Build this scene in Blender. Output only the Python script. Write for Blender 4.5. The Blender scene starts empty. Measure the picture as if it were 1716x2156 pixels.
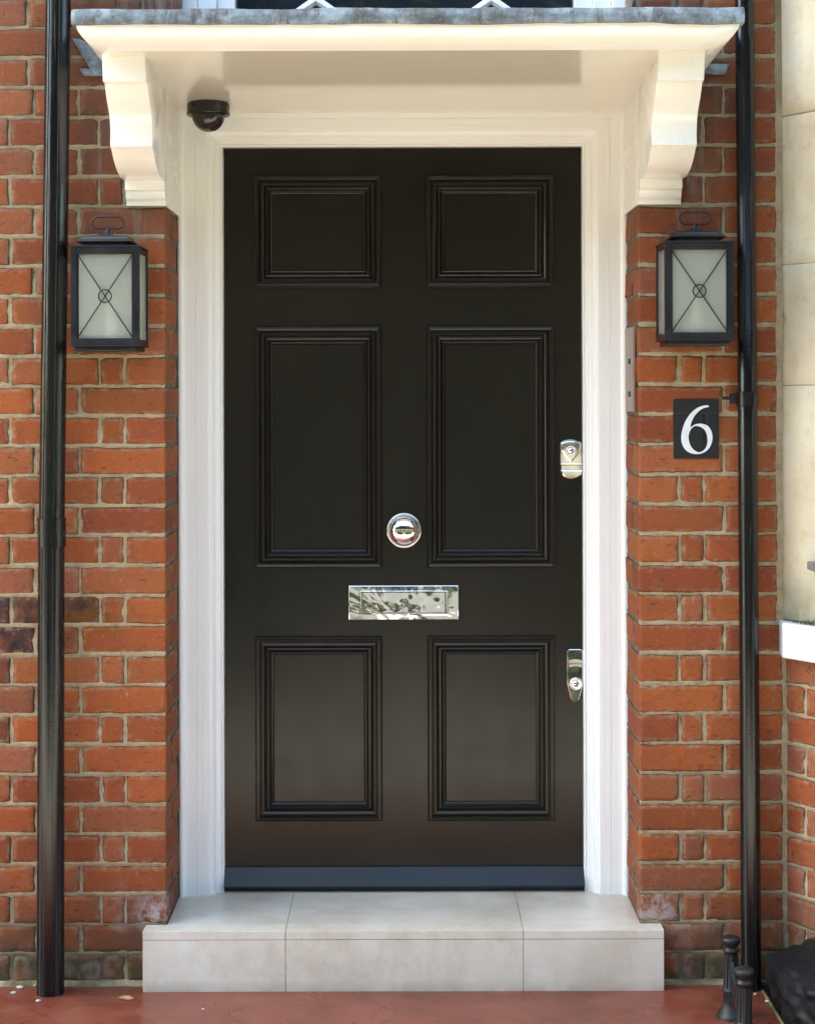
import bpy, bmesh, math, random
from mathutils import Vector, noise
random.seed(7)
R = math.radians
PI = math.pi
sc = bpy.context.scene

# ------------------------------------------------------------------ camera, sky, sun, exposure
CAMD, EYE, FD, PX0, PY0 = 4.3, 1.483, 3603.0, 847.0, 830.0
cam = bpy.data.cameras.new('camera')
camo = bpy.data.objects.new('camera', cam)
sc.collection.objects.link(camo)
camo.location = (0, -CAMD, EYE)
camo.rotation_euler = (R(90), R(0.16), 0)
cam.sensor_fit = 'HORIZONTAL'; cam.sensor_width = 36.0
cam.lens = 36.0 * FD / 1716.0
cam.shift_x = (858 - PX0) / 1716.0
cam.shift_y = -(1078 - PY0) / 1716.0
cam.clip_start = 0.05; cam.clip_end = 3000
sc.camera = camo

SUN_EL, SUN_AZ = R(50), R(-78)          # azimuth from +Y (behind the house) towards -X
w = bpy.data.worlds.new('World'); sc.world = w; w.use_nodes = True
nt = w.node_tree; nt.nodes.clear()
wo = nt.nodes.new('ShaderNodeOutputWorld'); bg = nt.nodes.new('ShaderNodeBackground')
sky = nt.nodes.new('ShaderNodeTexSky'); sky.sky_type = 'NISHITA'; sky.sun_disc = False
sky.sun_elevation = SUN_EL; sky.sun_rotation = SUN_AZ
sky.air_density = 1.0; sky.dust_density = 2.5; sky.ozone_density = 0.6
nt.links.new(sky.outputs[0], bg.inputs[0]); bg.inputs[1].default_value = 0.15
nt.links.new(bg.outputs[0], wo.inputs[0])
sun = bpy.data.lights.new('sun', 'SUN'); sun.energy = 2.8; sun.angle = R(0.5); sun.color = (1.0, .94, .84)
suno = bpy.data.objects.new('sun', sun); sc.collection.objects.link(suno)
sd = Vector((math.sin(SUN_AZ) * math.cos(SUN_EL), math.cos(SUN_AZ) * math.cos(SUN_EL), math.sin(SUN_EL)))
suno.rotation_euler = sd.to_track_quat('Z', 'Y').to_euler()
sc.view_settings.view_transform = 'Standard'; sc.view_settings.look = 'None'
sc.view_settings.gamma = 1; sc.view_settings.use_curve_mapping = False
sc.view_settings.exposure = 2.85
sc.view_settings.use_white_balance = True; sc.view_settings.white_balance_temperature = 6750; sc.view_settings.white_balance_tint = 0

def wx(px, Y): return (px - PX0) / FD * (CAMD + Y)
def wz(py, Y): return EYE + (PY0 - py) / FD * (CAMD + Y)

# ------------------------------------------------------------------ helpers
class MB:
    def __init__(s): s.v = []; s.f = []; s.c = []; s.sm = []
    def add(s, vs, fs, col=None, smooth=False):
        n = len(s.v); s.v += [tuple(p) for p in vs]
        s.f += [tuple(i + n for i in f) for f in fs]
        s.sm += [smooth] * len(fs)
        if col is not None: s.c += (list(col) if isinstance(col, list) else [col] * len(vs))
        return s
    def box(s, x0, x1, y0, y1, z0, z1, b=0.0):
        x0, x1 = sorted((x0, x1)); y0, y1 = sorted((y0, y1)); z0, z1 = sorted((z0, z1))
        if b <= 0:
            v = [(x, y, z) for x in (x0, x1) for y in (y0, y1) for z in (z0, z1)]
            s.add(v, [(0,1,3,2),(4,6,7,5),(0,4,5,1),(2,3,7,6),(0,2,6,4),(1,5,7,3)])
            return s
        bm = bmesh.new(); bmesh.ops.create_cube(bm, size=1)
        for q in bm.verts: q.co = Vector(((x0+x1)/2 + q.co.x*(x1-x0), (y0+y1)/2 + q.co.y*(y1-y0), (z0+z1)/2 + q.co.z*(z1-z0)))
        bmesh.ops.bevel(bm, geom=bm.edges[:], offset=b, segments=2, profile=.6, affect='EDGES')
        bm.verts.index_update()
        s.add([q.co[:] for q in bm.verts], [[q.index for q in f.verts] for f in bm.faces]); bm.free(); return s
    def tube(s, pts, r, n=12, closed=False, caps=True):
        pts = [Vector(p) for p in pts]; m = len(pts); rings = []
        prev = None
        for i, p in enumerate(pts):
            if closed: t = pts[(i+1) % m] - pts[i-1]
            else: t = pts[min(i+1, m-1)] - pts[max(i-1, 0)]
            t.normalize()
            if prev is None:
                a = Vector((0,0,1)) if abs(t.z) < .9 else Vector((1,0,0))
                u = t.cross(a).normalized()
            else: u = (prev - t * prev.dot(t)).normalized()
            prev = u; v2 = t.cross(u)
            rr = r[i] if isinstance(r, (list, tuple)) else r
            rings.append([p + (u*math.cos(2*PI*k/n) + v2*math.sin(2*PI*k/n))*rr for k in range(n)])
        vs = [q for ring in rings for q in ring]; fs = []
        for i in range(m if closed else m-1):
            j = (i+1) % m
            for k in range(n):
                fs.append((i*n+k, i*n+(k+1)%n, j*n+(k+1)%n, j*n+k))
        s.add(vs, fs, smooth=True)
        if caps and not closed:
            s.add(rings[0], [tuple(range(n))[::-1]]); s.add(rings[-1], [tuple(range(n))])
        return s
    def lathe(s, prof, c, axis='Z', n=40, smooth=True):
        # prof: (radius, height) along the axis
        vs = []; fs = []
        for (r, h) in prof:
            for k in range(n):
                a = 2*PI*k/n; x, y = r*math.cos(a), r*math.sin(a)
                if axis == 'Z': vs.append((c[0]+x, c[1]+y, c[2]+h))
                else: vs.append((c[0]+x, c[1]-h, c[2]+y))        # 'Y': height points to the viewer (-Y)
        for i in range(len(prof)-1):
            for k in range(n):
                q = (i*n+k, i*n+(k+1)%n, (i+1)*n+(k+1)%n, (i+1)*n+k)
                fs.append(q)
        s.add(vs, fs, smooth=smooth); return s
    def prism(s, pts, y0, y1, b=0.0):
        # pts in (x,z); extruded along y; optional small bevel on the front (y0)
        bm = bmesh.new(); vs = [bm.verts.new((x, y0, z)) for x, z in pts]
        f = bm.faces.new(vs); r = bmesh.ops.extrude_face_region(bm, geom=[f])
        for q in r['geom']:
            if isinstance(q, bmesh.types.BMVert): q.co.y = y1
        bm.normal_update()
        if b > 0:
            ed = [e for e in bm.edges if all(abs(q.co.y - y0) < 1e-7 for q in e.verts)]
            bmesh.ops.bevel(bm, geom=ed, offset=b, segments=2, profile=.5, affect='EDGES')
        bmesh.ops.recalc_face_normals(bm, faces=bm.faces[:])
        bm.verts.index_update()
        s.add([q.co[:] for q in bm.verts], [[q.index for q in f.verts] for f in bm.faces]); bm.free(); return s
    def build(s, name, mat, parent=None, ang=None, recalc=True):
        me = bpy.data.meshes.new(name); me.from_pydata(s.v, [], s.f)
        if ang: s.sm = [True]*len(s.f)
        if s.c:
            at = me.attributes.new('tone', 'FLOAT_COLOR', 'POINT')
            flat = [q for c in s.c for q in c]
            at.data.foreach_set('color', flat)
        me.polygons.foreach_set('use_smooth', s.sm)
        if recalc:
            bm = bmesh.new(); bm.from_mesh(me); bmesh.ops.recalc_face_normals(bm, faces=bm.faces[:]); bm.to_mesh(me); bm.free()
        if ang: me.set_sharp_from_angle(angle=R(ang))
        me.materials.append(mat); me.update()
        o = bpy.data.objects.new(name, me); sc.collection.objects.link(o)
        if parent is not None:
            o.parent = parent
            if parent.type == 'EMPTY': 
                o.matrix_parent_inverse = parent.matrix_world.inverted() if False else o.matrix_parent_inverse
                lx = parent_origin(parent)
                me.transform(__import__('mathutils').Matrix.Translation(-lx))
            else:
                pass
                if parent.parent is not None:
                    lx = parent_origin(parent.parent)
                    me.transform(__import__('mathutils').Matrix.Translation(-lx))
        return o
def parent_origin(e): return Vector(e.location)
def tag(o, label=None, cat=None, group=None, kind=None):
    for k, v in (('label', label), ('category', cat), ('group', group), ('kind', kind)):
        if v: o[k] = v
    return o
def empty(name, loc, label=None, cat=None, group=None):
    o = bpy.data.objects.new(name, None); sc.collection.objects.link(o); o.location = loc
    o.empty_display_size = .1
    return tag(o, label, cat, group)
def nz(*p): return noise.noise(Vector(p))

def sweep_u(prof, xl, xr, z0, z1):
    """moulding round three sides of an opening; prof = (offset outward, Y)"""
    mb = MB(); vs = []; n = len(prof)
    for (sx, sz) in ((-1, 0), (-1, 1), (1, 1), (1, 0)):
        for (u, Y) in prof:
            vs.append(((xl - u) if sx < 0 else (xr + u), Y, (z1 + u) if sz else z0))
    fs = [(i*n+k, i*n+k+1, (i+1)*n+k+1, (i+1)*n+k) for i in range(3) for k in range(n-1)]
    mb.add(vs, fs); return mb
def sweep_rect(prof, x0, x1, z0, z1, Y0):
    """prof = (offset inward, height towards viewer)"""
    mb = MB(); vs = []; n = len(prof)
    for (sx, sz) in ((0,0),(0,1),(1,1),(1,0)):
        for (u, h) in prof: vs.append(((x0+u) if sx == 0 else (x1-u), Y0-h, (z0+u) if sz == 0 else (z1-u)))
    fs = [(i*n+k, i*n+k+1, ((i+1)%4)*n+k+1, ((i+1)%4)*n+k) for i in range(4) for k in range(n-1)]
    mb.add(vs, fs); return mb

# ------------------------------------------------------------------ materials
class NT:
    def __init__(s, name):
        s.m = bpy.data.materials.new(name); s.m.use_nodes = True; s.t = s.m.node_tree
        s.b = s.t.nodes['Principled BSDF']; s.co = s.t.nodes.new('ShaderNodeTexCoord').outputs['Object']
    def n(s, t, **k):
        q = s.t.nodes.new(t)
        for a, b in k.items(): setattr(q, a, b)
        return q
    def l(s, a, b): s.t.links.new(a, b); return s
    def val(s, sock, v):
        if hasattr(v, 'is_linked') or hasattr(v, 'links'): s.l(v, sock)
        else: sock.default_value = v
    def mapv(s, scale=(1,1,1), rot=(0,0,0), src=None):
        q = s.n('ShaderNodeMapping'); s.l(src or s.co, q.inputs['Vector'])
        q.inputs['Scale'].default_value = scale; q.inputs['Rotation'].default_value = rot; return q.outputs[0]
    def noise(s, scale, detail=4, rough=.5, vec=None, dist=0):
        q = s.n('ShaderNodeTexNoise'); s.l(vec or s.co, q.inputs['Vector'])
        q.inputs['Scale'].default_value = scale; q.inputs['Detail'].default_value = detail
        q.inputs['Roughness'].default_value = rough; q.inputs['Distortion'].default_value = dist; return q.outputs[0]
    def ramp(s, fac, stops):
        q = s.n('ShaderNodeValToRGB'); s.l(fac, q.inputs[0]); e = q.color_ramp.elements
        while len(e) < len(stops): e.new(.5)
        for i, (p, c) in enumerate(stops):
            e[i].position = p; e[i].color = (c if isinstance(c, tuple) else (c, c, c)) + (1,)
        return q.outputs[0]
    def mr(s, v, a, b, c=0., d=1.):
        q = s.n('ShaderNodeMapRange'); s.l(v, q.inputs[0])
        for i, x in enumerate((a, b, c, d)): q.inputs[i+1].default_value = x
        return q.outputs[0]
    def mix(s, f, a, b, mode='MIX'):
        q = s.n('ShaderNodeMix', data_type='RGBA', blend_type=mode)
        s.val(q.inputs[0], f)
        for i, x in ((6, a), (7, b)):
            if isinstance(x, tuple): q.inputs[i].default_value = x + (1,) if len(x) == 3 else x
            else: s.l(x, q.inputs[i])
        return q.outputs[2]
    def math(s, op, a, b=0.5, c=0.5, clamp=False):
        q = s.n('ShaderNodeMath', operation=op, use_clamp=clamp); s.val(q.inputs[0], a); s.val(q.inputs[1], b); s.val(q.inputs[2], c); return q.outputs[0]
    def bump(s, h, strength=.3, dist=.002, prev=None):
        q = s.n('ShaderNodeBump'); s.l(h, q.inputs['Height']); q.inputs['Strength'].default_value = strength
        q.inputs['Distance'].default_value = dist
        if prev is not None: s.l(prev, q.inputs['Normal'])
        return q.outputs[0]
    def out(s, color=None, rough=.5, normal=None, metal=0., coat=0., coatr=.1, spec=.5, **kw):
        b = s.b
        if kw.get('dim') is not None and not isinstance(color, tuple): 
            k_ = kw['dim']; color = s.mix(1.0, color, (k_, k_, k_), 'MULTIPLY')
        kw.pop('dim', None)
        if color is not None:
            if isinstance(color, tuple): b.inputs['Base Color'].default_value = color + (1,)
            else: s.l(color, b.inputs['Base Color'])
        s.val(b.inputs['Roughness'], rough); s.val(b.inputs['Metallic'], metal)
        b.inputs['Coat Weight'].default_value = coat; b.inputs['Coat Roughness'].default_value = coatr
        b.inputs['Specular IOR Level'].default_value = spec
        if normal is not None: s.l(normal, b.inputs['Normal'])
        for k, v in kw.items(): s.val(b.inputs[k], v)
        return s.m
    def sep(s, v=None):
        q = s.n('ShaderNodeSeparateXYZ'); s.l(v or s.co, q.inputs[0]); return q.outputs

def m_brick():
    t = NT('brick'); a = t.n('ShaderNodeAttribute', attribute_name='tone')
    sp = t.n('ShaderNodeSeparateColor'); t.l(a.outputs['Color'], sp.inputs[0])
    r, g, b = sp.outputs; e = a.outputs['Alpha']
    base = t.ramp(r, [(0, (.38,.088,.030)), (.3, (.46,.115,.030)), (.6, (.50,.136,.036)), (.85, (.49,.150,.050)), (1, (.43,.145,.078))])
    base = t.mix(1.0, base, t.ramp(g, [(0, .76), (.5, .94), (1, 1.10)]), 'MULTIPLY')
    # soft mottling, pale salt haze, dark soot specks and drag marks
    n1 = t.noise(9, 5, .6); base = t.mix(t.mr(n1, .46, .68, 0, .5), base, (.28,.080,.035))
    n2 = t.noise(23, 6, .65, t.mapv((1,1,2.2))); base = t.mix(t.mr(n2, .55, .72, 0, .42), base, (.50,.22,.13))
    n3 = t.noise(52, 6, .75, t.mapv((.6,1,1.6))); base = t.mix(t.mr(n3, .575, .65, 0, .8), base, (.10,.04,.028))
    n4 = t.noise(190, 4, .75); base = t.mix(t.mr(n4, .50, .62, 0, .5), base, (.24,.07,.03)); n5 = t.noise(105, 4, .75); base = t.mix(t.mr(n5, .65, .71, 0, .6), base, (.60,.38,.27))
    n6 = t.noise(55, 4, .7, t.mapv((2.2,1,.35), (0,R(18),0))); base = t.mix(t.mr(n6, .66, .70, 0, .6), base, (.60,.42,.32))
    # burnt headers
    bn = t.noise(38, 5, .7); burnt = t.ramp(bn, [(.35, (.03,.022,.024)), (.55, (.075,.04,.035)), (.75, (.22,.09,.055))])
    base = t.mix(t.math('MULTIPLY', b, t.mr(t.noise(14, 4), .35, .6, .4, 1.0)), base, burnt)
    # mortar smeared over the arrises
    sm = t.math('MULTIPLY', e, t.mr(t.noise(38, 5, .7), .46, .62, 0, .9)); base = t.mix(sm, base, (.42,.33,.21))
    dk = t.math('MULTIPLY', t.mr(e, .7, 1.0), t.mr(t.noise(31, 5, .7), .40, .58, .1, .95)); base = t.mix(dk, base, (.07,.033,.022))
    z = t.sep()[2]
    # darker tone towards the top, strongest near the canopy; lichen and damp at the foot
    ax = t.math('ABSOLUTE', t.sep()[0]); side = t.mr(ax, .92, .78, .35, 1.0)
    top_dark = t.math('MULTIPLY', t.math('MULTIPLY', t.mr(z, 1.75, 2.15), side), t.mr(t.noise(6, 5, .6), .34, .60, .25, .85))
    base = t.mix(top_dark, base, (.12,.065,.045))
    run = t.math('MULTIPLY', t.math('MULTIPLY', t.mr(z, 1.70, 2.0), t.mr(ax, .80, .72)), t.mr(t.noise(22, 4, .6, t.mapv((1,1,.12))), .54, .66, 0, .65)); base = t.mix(run, base, (.36,.33,.27))
    damp = t.math('MULTIPLY', t.mr(z, .30, .05), t.mr(t.noise(8, 5, .6), .40, .62, 0, .9)); base = t.mix(damp, base, (.13,.075,.06))
    gr = t.math('MULTIPLY', t.mr(z, .17, .04), t.mr(t.noise(11, 5, .7), .36, .54, 0, .92)); base = t.mix(gr, base, (.085,.085,.035))
    # efflorescence near the step
    ef = t.math('MULTIPLY', t.mr(z, .33, .17), t.mr(t.noise(12, 5, .6, t.mapv((1,1,1))), .54, .70, 0, .6)); base = t.mix(ef, base, (.46,.34,.27))
    for (px_, pz_, rr_) in ((-.625, .180, .065), (.635, .180, .075)):
        dn_ = t.n('ShaderNodeVectorMath', operation='DISTANCE'); t.l(t.co, dn_.inputs[0]); dn_.inputs[1].default_value = (px_, 0, pz_)
        e2 = t.math('MULTIPLY', t.mr(dn_.outputs['Value'], rr_, rr_*.3), t.mr(t.noise(22, 6, .75), .44, .56, 0, .9)); base = t.mix(e2, base, (.58,.47,.43))
    dn_ = t.n('ShaderNodeVectorMath', operation='DISTANCE'); t.l(t.mapv((1,1,2.6)), dn_.inputs[0]); dn_.inputs[1].default_value = (-.79, 0, .925*2.6)
    e2 = t.math('MULTIPLY', t.mr(dn_.outputs['Value'], .16, .05), t.mr(t.noise(30, 5, .7), .42, .56, 0, .9)); base = t.mix(e2, base, (.22,.085,.015))
    h = t.math('ADD', t.math('MULTIPLY', t.noise(150, 6, .75), .9), t.math('MULTIPLY', t.noise(30, 4, .6), .8))
    nrm = t.bump(h, .7, .0022)
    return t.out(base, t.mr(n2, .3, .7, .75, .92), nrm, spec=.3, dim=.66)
def m_mortar():
    t = NT('mortar')
    n1 = t.noise(26, 6, .7); c = t.ramp(n1, [(.25, (.29,.21,.12)), (.5, (.49,.39,.24)), (.75, (.61,.51,.35))])
    n2 = t.noise(240, 4, .7); c = t.mix(t.mr(n2, .58, .7, 0, .7), c, (.13,.09,.055))
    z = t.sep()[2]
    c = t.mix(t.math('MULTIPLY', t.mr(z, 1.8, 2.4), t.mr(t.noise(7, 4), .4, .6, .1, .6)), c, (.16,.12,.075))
    c = t.mix(t.math('MULTIPLY', t.mr(z, .22, .03), t.mr(t.noise(12, 5), .4, .6, .2, .85)), c, (.10,.10,.05))
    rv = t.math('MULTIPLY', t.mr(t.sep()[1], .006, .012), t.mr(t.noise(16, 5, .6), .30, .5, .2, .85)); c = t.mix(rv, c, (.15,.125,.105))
    h = t.math('ADD', t.noise(200, 6, .8), t.noise(50, 4, .6))
    return t.out(c, .95, t.bump(h, .9, .003), spec=.2, dim=.80)
def m_white(name='cream_white_paint', col=(.80,.765,.69), rough=.28, coat=.5, dirt=.12):
    t = NT(name)
    n1 = t.noise(3.5, 5, .6); c = t.mix(t.mr(n1, .45, .75, 0, dirt), col, (col[0]*.82, col[1]*.78, col[2]*.66))
    n2 = t.noise(110, 4, .75); c = t.mix(t.mr(n2, .72, .78, 0, .35), c, (.50,.42,.30))
    br = t.noise(40, 4, .6, t.mapv((.25, 1, .6))); h = t.math('ADD', br, t.noise(7, 2, .5))
    return t.out(c, t.mr(n1, .3, .7, rough*.9, rough*1.1), t.bump(h, .05, .0012), coat=coat, coatr=.06)
def m_soffit():
    t = NT('soffit_gloss_paint'); col = (.80,.74,.63)
    n1 = t.noise(2.5, 5, .6, t.mapv((.6,2,1))); c = t.mix(t.mr(n1, .45, .7, 0, .15), col, (.62,.53,.40))
    n2 = t.noise(60, 4, .75, t.mapv((.4,1,1))); c = t.mix(t.mr(n2, .71, .76, 0, .5), c, (.88,.84,.74))
    h = t.math('ADD', t.noise(10, 4, .6, t.mapv((.25, 1.6, 1))), t.math('MULTIPLY', t.noise(60, 3, .6, t.mapv((.12, 2, 1))), .35))
    return t.out(c, .25, t.bump(h, .22, .0028), coat=1, coatr=.09)
def m_door():
    t = NT('black_door_paint')
    n = t.noise(3, 4, .6); c = t.mix(t.mr(n, .4, .7), (.0080,.0070,.0050), (.0112,.0095,.0068))
    g = t.noise(26, 5, .65, t.mapv((8, 1, .45))); gx = t.noise(240, 3, .6)
    h = t.math('ADD', t.math('MULTIPLY', g, .5), t.math('MULTIPLY', gx, .5))
    return t.out(c, t.mr(t.noise(14, 4), .3, .7, .21, .27), t.bump(h, .20, .0010), spec=.40)
def m_black(name, rough=.22, streak=False, col=(.012,.012,.013), coat=.4):
    t = NT(name); n1 = t.noise(60, 5, .7)
    c = t.mix(t.mr(n1, .68, .74, 0, .5), col, (.06,.052,.042))
    if streak:
        h = t.math('ADD', t.noise(75, 4, .65, t.mapv((1, 1, .018))), t.math('MULTIPLY', t.noise(160, 4, .7), .35))
        nr = t.bump(h, .55, .0022)
        c = t.mix(t.mr(t.noise(120, 4, .7, t.mapv((1,1,.03))), .62, .70, 0, .55), c, (.11,.10,.07))
    else: nr = t.bump(t.math('ADD', n1, t.noise(14, 3)), .35, .0015)
    return t.out(c, t.mr(t.noise(20, 4), .3, .7, rough*.7, rough*1.5), nr, coat=coat, coatr=.1)
def m_chrome(bump=.0, wav=8):
    t = NT('polished_chrome')
    nr = t.bump(t.noise(wav, 2, .5, dist=1.2), bump, .01) if bump else None
    return t.out((.86,.87,.88), .04, nr, metal=1)
def m_lead():
    t = NT('weathered_lead')
    n1 = t.noise(14, 6, .7, t.mapv((1,1,1.6))); c = t.ramp(n1, [(.3, (.10,.10,.105)), (.46, (.20,.215,.225)), (.57, (.31,.36,.38)), (.70, (.48,.50,.49))])
    n2 = t.noise(30, 6, .75, t.mapv((1.4,1,.5))); c = t.mix(t.mr(n2, .50, .62, 0, .85), c, (.11,.085,.070))
    n3 = t.noise(5, 4, .6); c = t.mix(t.math('MULTIPLY', t.mr(n3, .56, .66), t.mr(n2, .4, .6)), c, (.13,.12,.05))
    n4 = t.noise(150, 3, .7); c = t.mix(t.mr(n4, .66, .72, 0, .8), c, (.6,.62,.62))
    return t.out(c, .55, t.bump(t.math('ADD', n1, n2), .5, .003), metal=.25, dim=.85)
def m_step():
    t = NT('pale_limestone')
    n1 = t.noise(5, 6, .65); c = t.ramp(n1, [(.3, (.50,.42,.33)), (.5, (.64,.58,.48)), (.7, (.70,.655,.57))])
    n2 = t.noise(3.2, 5, .6, t.mapv((1,1,1.4))); c = t.mix(t.mr(n2, .48, .66, 0, .4), c, (.52,.43,.33))
    n3 = t.noise(60, 6, .78); c = t.mix(t.mr(n3, .62, .70, 0, .5), c, (.34,.27,.20)); n8 = t.noise(11, 5, .7, t.mapv((1,1,.6))); c = t.mix(t.mr(n8, .50, .66, 0, .35), c, (.46,.37,.27))
    n4 = t.noise(34, 4, .7, t.mapv((1,1,.4))); c = t.mix(t.mr(n4, .64, .74, 0, .6), c, (.74,.72,.69))
    geo = t.n('ShaderNodeNewGeometry'); s = t.sep(geo.outputs['Position'])
    foot = t.math('MULTIPLY', t.mr(s[2], .03, .0), t.mr(t.noise(20, 4), .3, .6, .1, .5)); c = t.mix(foot, c, (.25,.20,.13))
    return t.out(c, t.mr(n1, .3, .7, .28, .42), t.bump(t.math('ADD', n3, t.noise(18, 4)), .15, .0015), spec=.5)
def m_stone():
    t = NT('buff_stone')
    n1 = t.noise(4, 6, .6); c = t.ramp(n1, [(.3, (.56,.46,.31)), (.5, (.68,.59,.43)), (.7, (.73,.66,.51))])
    n2 = t.noise(45, 6, .78); c = t.mix(t.mr(n2, .64, .70, 0, .7), c, (.26,.18,.11)); n7 = t.noise(24, 5, .7); c = t.mix(t.mr(n7, .52, .68, 0, .45), c, (.50,.38,.22))
    n3 = t.noise(6, 5, .6, t.mapv((3,3,.5))); c = t.mix(t.mr(n3, .58, .70, 0, .4), c, (.55,.37,.19))
    s = t.sep(); dirt = t.math('MULTIPLY', t.mr(s[2], 1.06, .93), t.mr(t.noise(9, 4), .35, .6, .2, .9)); c = t.mix(dirt, c, (.20,.19,.12))
    return t.out(c, .85, t.bump(t.math('ADD', n2, t.noise(14, 4)), .35, .003), spec=.25, dim=.86)
def m_tile():
    t = NT('red_quarry_tile')
    v = t.mapv((1,1,1), (0,0,R(45)))
    bk = t.n('ShaderNodeTexBrick'); t.l(v, bk.inputs['Vector']); bk.offset = 0; bk.squash = 1
    for k, x in (('Scale', 1.), ('Mortar Size', .0022), ('Mortar Smooth', .3), ('Bias', 0.), ('Brick Width', .152), ('Row Height', .152)): bk.inputs[k].default_value = x
    bk.inputs['Color1'].default_value = (.25,.058,.032,1); bk.inputs['Color2'].default_value = (.275,.068,.038,1); bk.inputs['Mortar'].default_value = (.19,.052,.032,1)
    n1 = t.noise(6, 6, .65); c = t.mix(t.mr(n1, .45, .7, 0, .6), bk.outputs['Color'], (.34,.15,.10))
    n0 = t.noise(3.2, 6, .7, t.mapv((1,1.6,1))); c = t.mix(t.mr(n0, .46, .62, 0, .65), c, (.13,.038,.022))
    n2 = t.noise(16, 6, .7, t.mapv((1,2.5,1), (0,0,R(20)))); c = t.mix(t.mr(n2, .58, .72, 0, .4), c, (.36,.17,.12))
    n3 = t.noise(140, 4, .7); c = t.mix(t.mr(n3, .68, .74, 0, .4), c, (.09,.035,.025))
    n4 = t.noise(100, 4, .7); c = t.mix(t.mr(n4, .705, .73, 0, .8), c, (.55,.45,.36))
    h = t.math('ADD', t.math('MULTIPLY', bk.outputs['Fac'], -.5), t.math('MULTIPLY', n1, .8))
    return t.out(c, t.mr(n1, .3, .7, .20, .48), t.bump(h, .3, .0018), spec=.5, dim=.68)
def m_simple(name, c1, c2, scale=6, rough=.8, bump=.3, bd=.003, **kw):
    t = NT(name); n = t.noise(scale, 5, .65); c = t.mix(t.mr(n, .35, .65), c1, c2)
    return t.out(c, rough, t.bump(t.noise(scale*8, 5, .7), bump, bd), **kw)
def m_number_black():
    t = NT('black_number_paint'); n = t.noise(60, 5, .7)
    c = t.mix(t.mr(n, .6, .72, 0, .8), (.003,.003,.0035), (.015,.017,.02))
    return t.out(c, .6, t.bump(t.math('ADD', t.noise(130, 5, .7), t.noise(25, 3)), .5, .002))
def m_glass():
    t = NT('frosted_lantern_glass')
    m = t.out((.70,.70,.64), .28, t.bump(t.noise(9, 2, .5), .12, .004), coat=.6, coatr=.02)
    tl = t.n('ShaderNodeBsdfTranslucent'); tl.inputs[0].default_value = (.86,.87,.80,1)
    tr = t.n('ShaderNodeBsdfTransparent'); tr.inputs[0].default_value = (.95,.96,.92,1)
    m1 = t.n('ShaderNodeMixShader'); m1.inputs[0].default_value = .64; t.l(tl.outputs[0], m1.inputs[1]); t.l(tr.outputs[0], m1.inputs[2])
    m2 = t.n('ShaderNodeMixShader'); m2.inputs[0].default_value = .80; t.l(t.b.outputs[0], m2.inputs[1]); t.l(m1.outputs[0], m2.inputs[2])
    t.l(m2.outputs[0], t.t.nodes['Material Output'].inputs['Surface']); return m
def m_dome():
    t = NT('smoked_dome'); m = t.out((.035,.030,.024), .03, coat=1, coatr=.02)
    t.b.inputs['Transmission Weight'].default_value = .5; t.b.inputs['IOR'].default_value = 1.15; return m
def m_facade(name, ca, cb, mo, bw=.225, rh=.075):
    t = NT(name); v = t.n('ShaderNodeCombineXYZ'); s = t.sep(); t.l(t.math('ADD', s[0], s[1]), v.inputs[0]); t.l(s[2], v.inputs[1])
    bk = t.n('ShaderNodeTexBrick'); t.l(v.outputs[0], bk.inputs['Vector'])
    for k, x in (('Scale', 1.), ('Mortar Size', .005), ('Mortar Smooth', .2), ('Brick Width', bw), ('Row Height', rh)): bk.inputs[k].default_value = x
    bk.inputs['Color1'].default_value = ca+(1,); bk.inputs['Color2'].default_value = cb+(1,); bk.inputs['Mortar'].default_value = mo+(1,)
    return t.out(bk.outputs['Color'], .9, t.bump(t.noise(60, 4), .3, .003))

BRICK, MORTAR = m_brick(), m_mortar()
WHITE = m_white('white_gloss_paint', (.90,.895,.875), .34, .3, .02)
CREAM = m_white('cream_white_paint', (.86,.83,.775), .26, .5, .10)
SOFFIT, DOORP = m_soffit(), m_door()
PIPE = m_black('black_pipe_paint', .11, True, (.005,.005,.006), .0); IRON = m_black('black_iron_paint', .46, False, (.005,.005,.006), .0)
LANT = m_black('charcoal_metal', .40, False, (.005,.005,.007), .1)
CHROME = m_chrome(); CHROMEW = m_chrome(.50, 6)
LEAD, STEP, STONE, TILE = m_lead(), m_step(), m_stone(), m_tile()
GLASS, DOME = m_glass(), m_dome()
SILLP = m_white('white_masonry_paint', (.78,.78,.80), .5, .1, .04)
STEEL = m_simple('brushed_steel', (.62,.58,.55), (.50,.46,.43), 30, .35, .1, .001, metal=.8)
DARK = m_simple('dark_slot', (.01,.01,.01), (.02,.02,.02))
WARE = m_facade('upper_brick', (.40,.10,.04), (.46,.13,.05), (.34,.27,.17))
DGLASS = NT('dark_window_glass').out((.015,.02,.026), .05, coat=1, coatr=.02)

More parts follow.
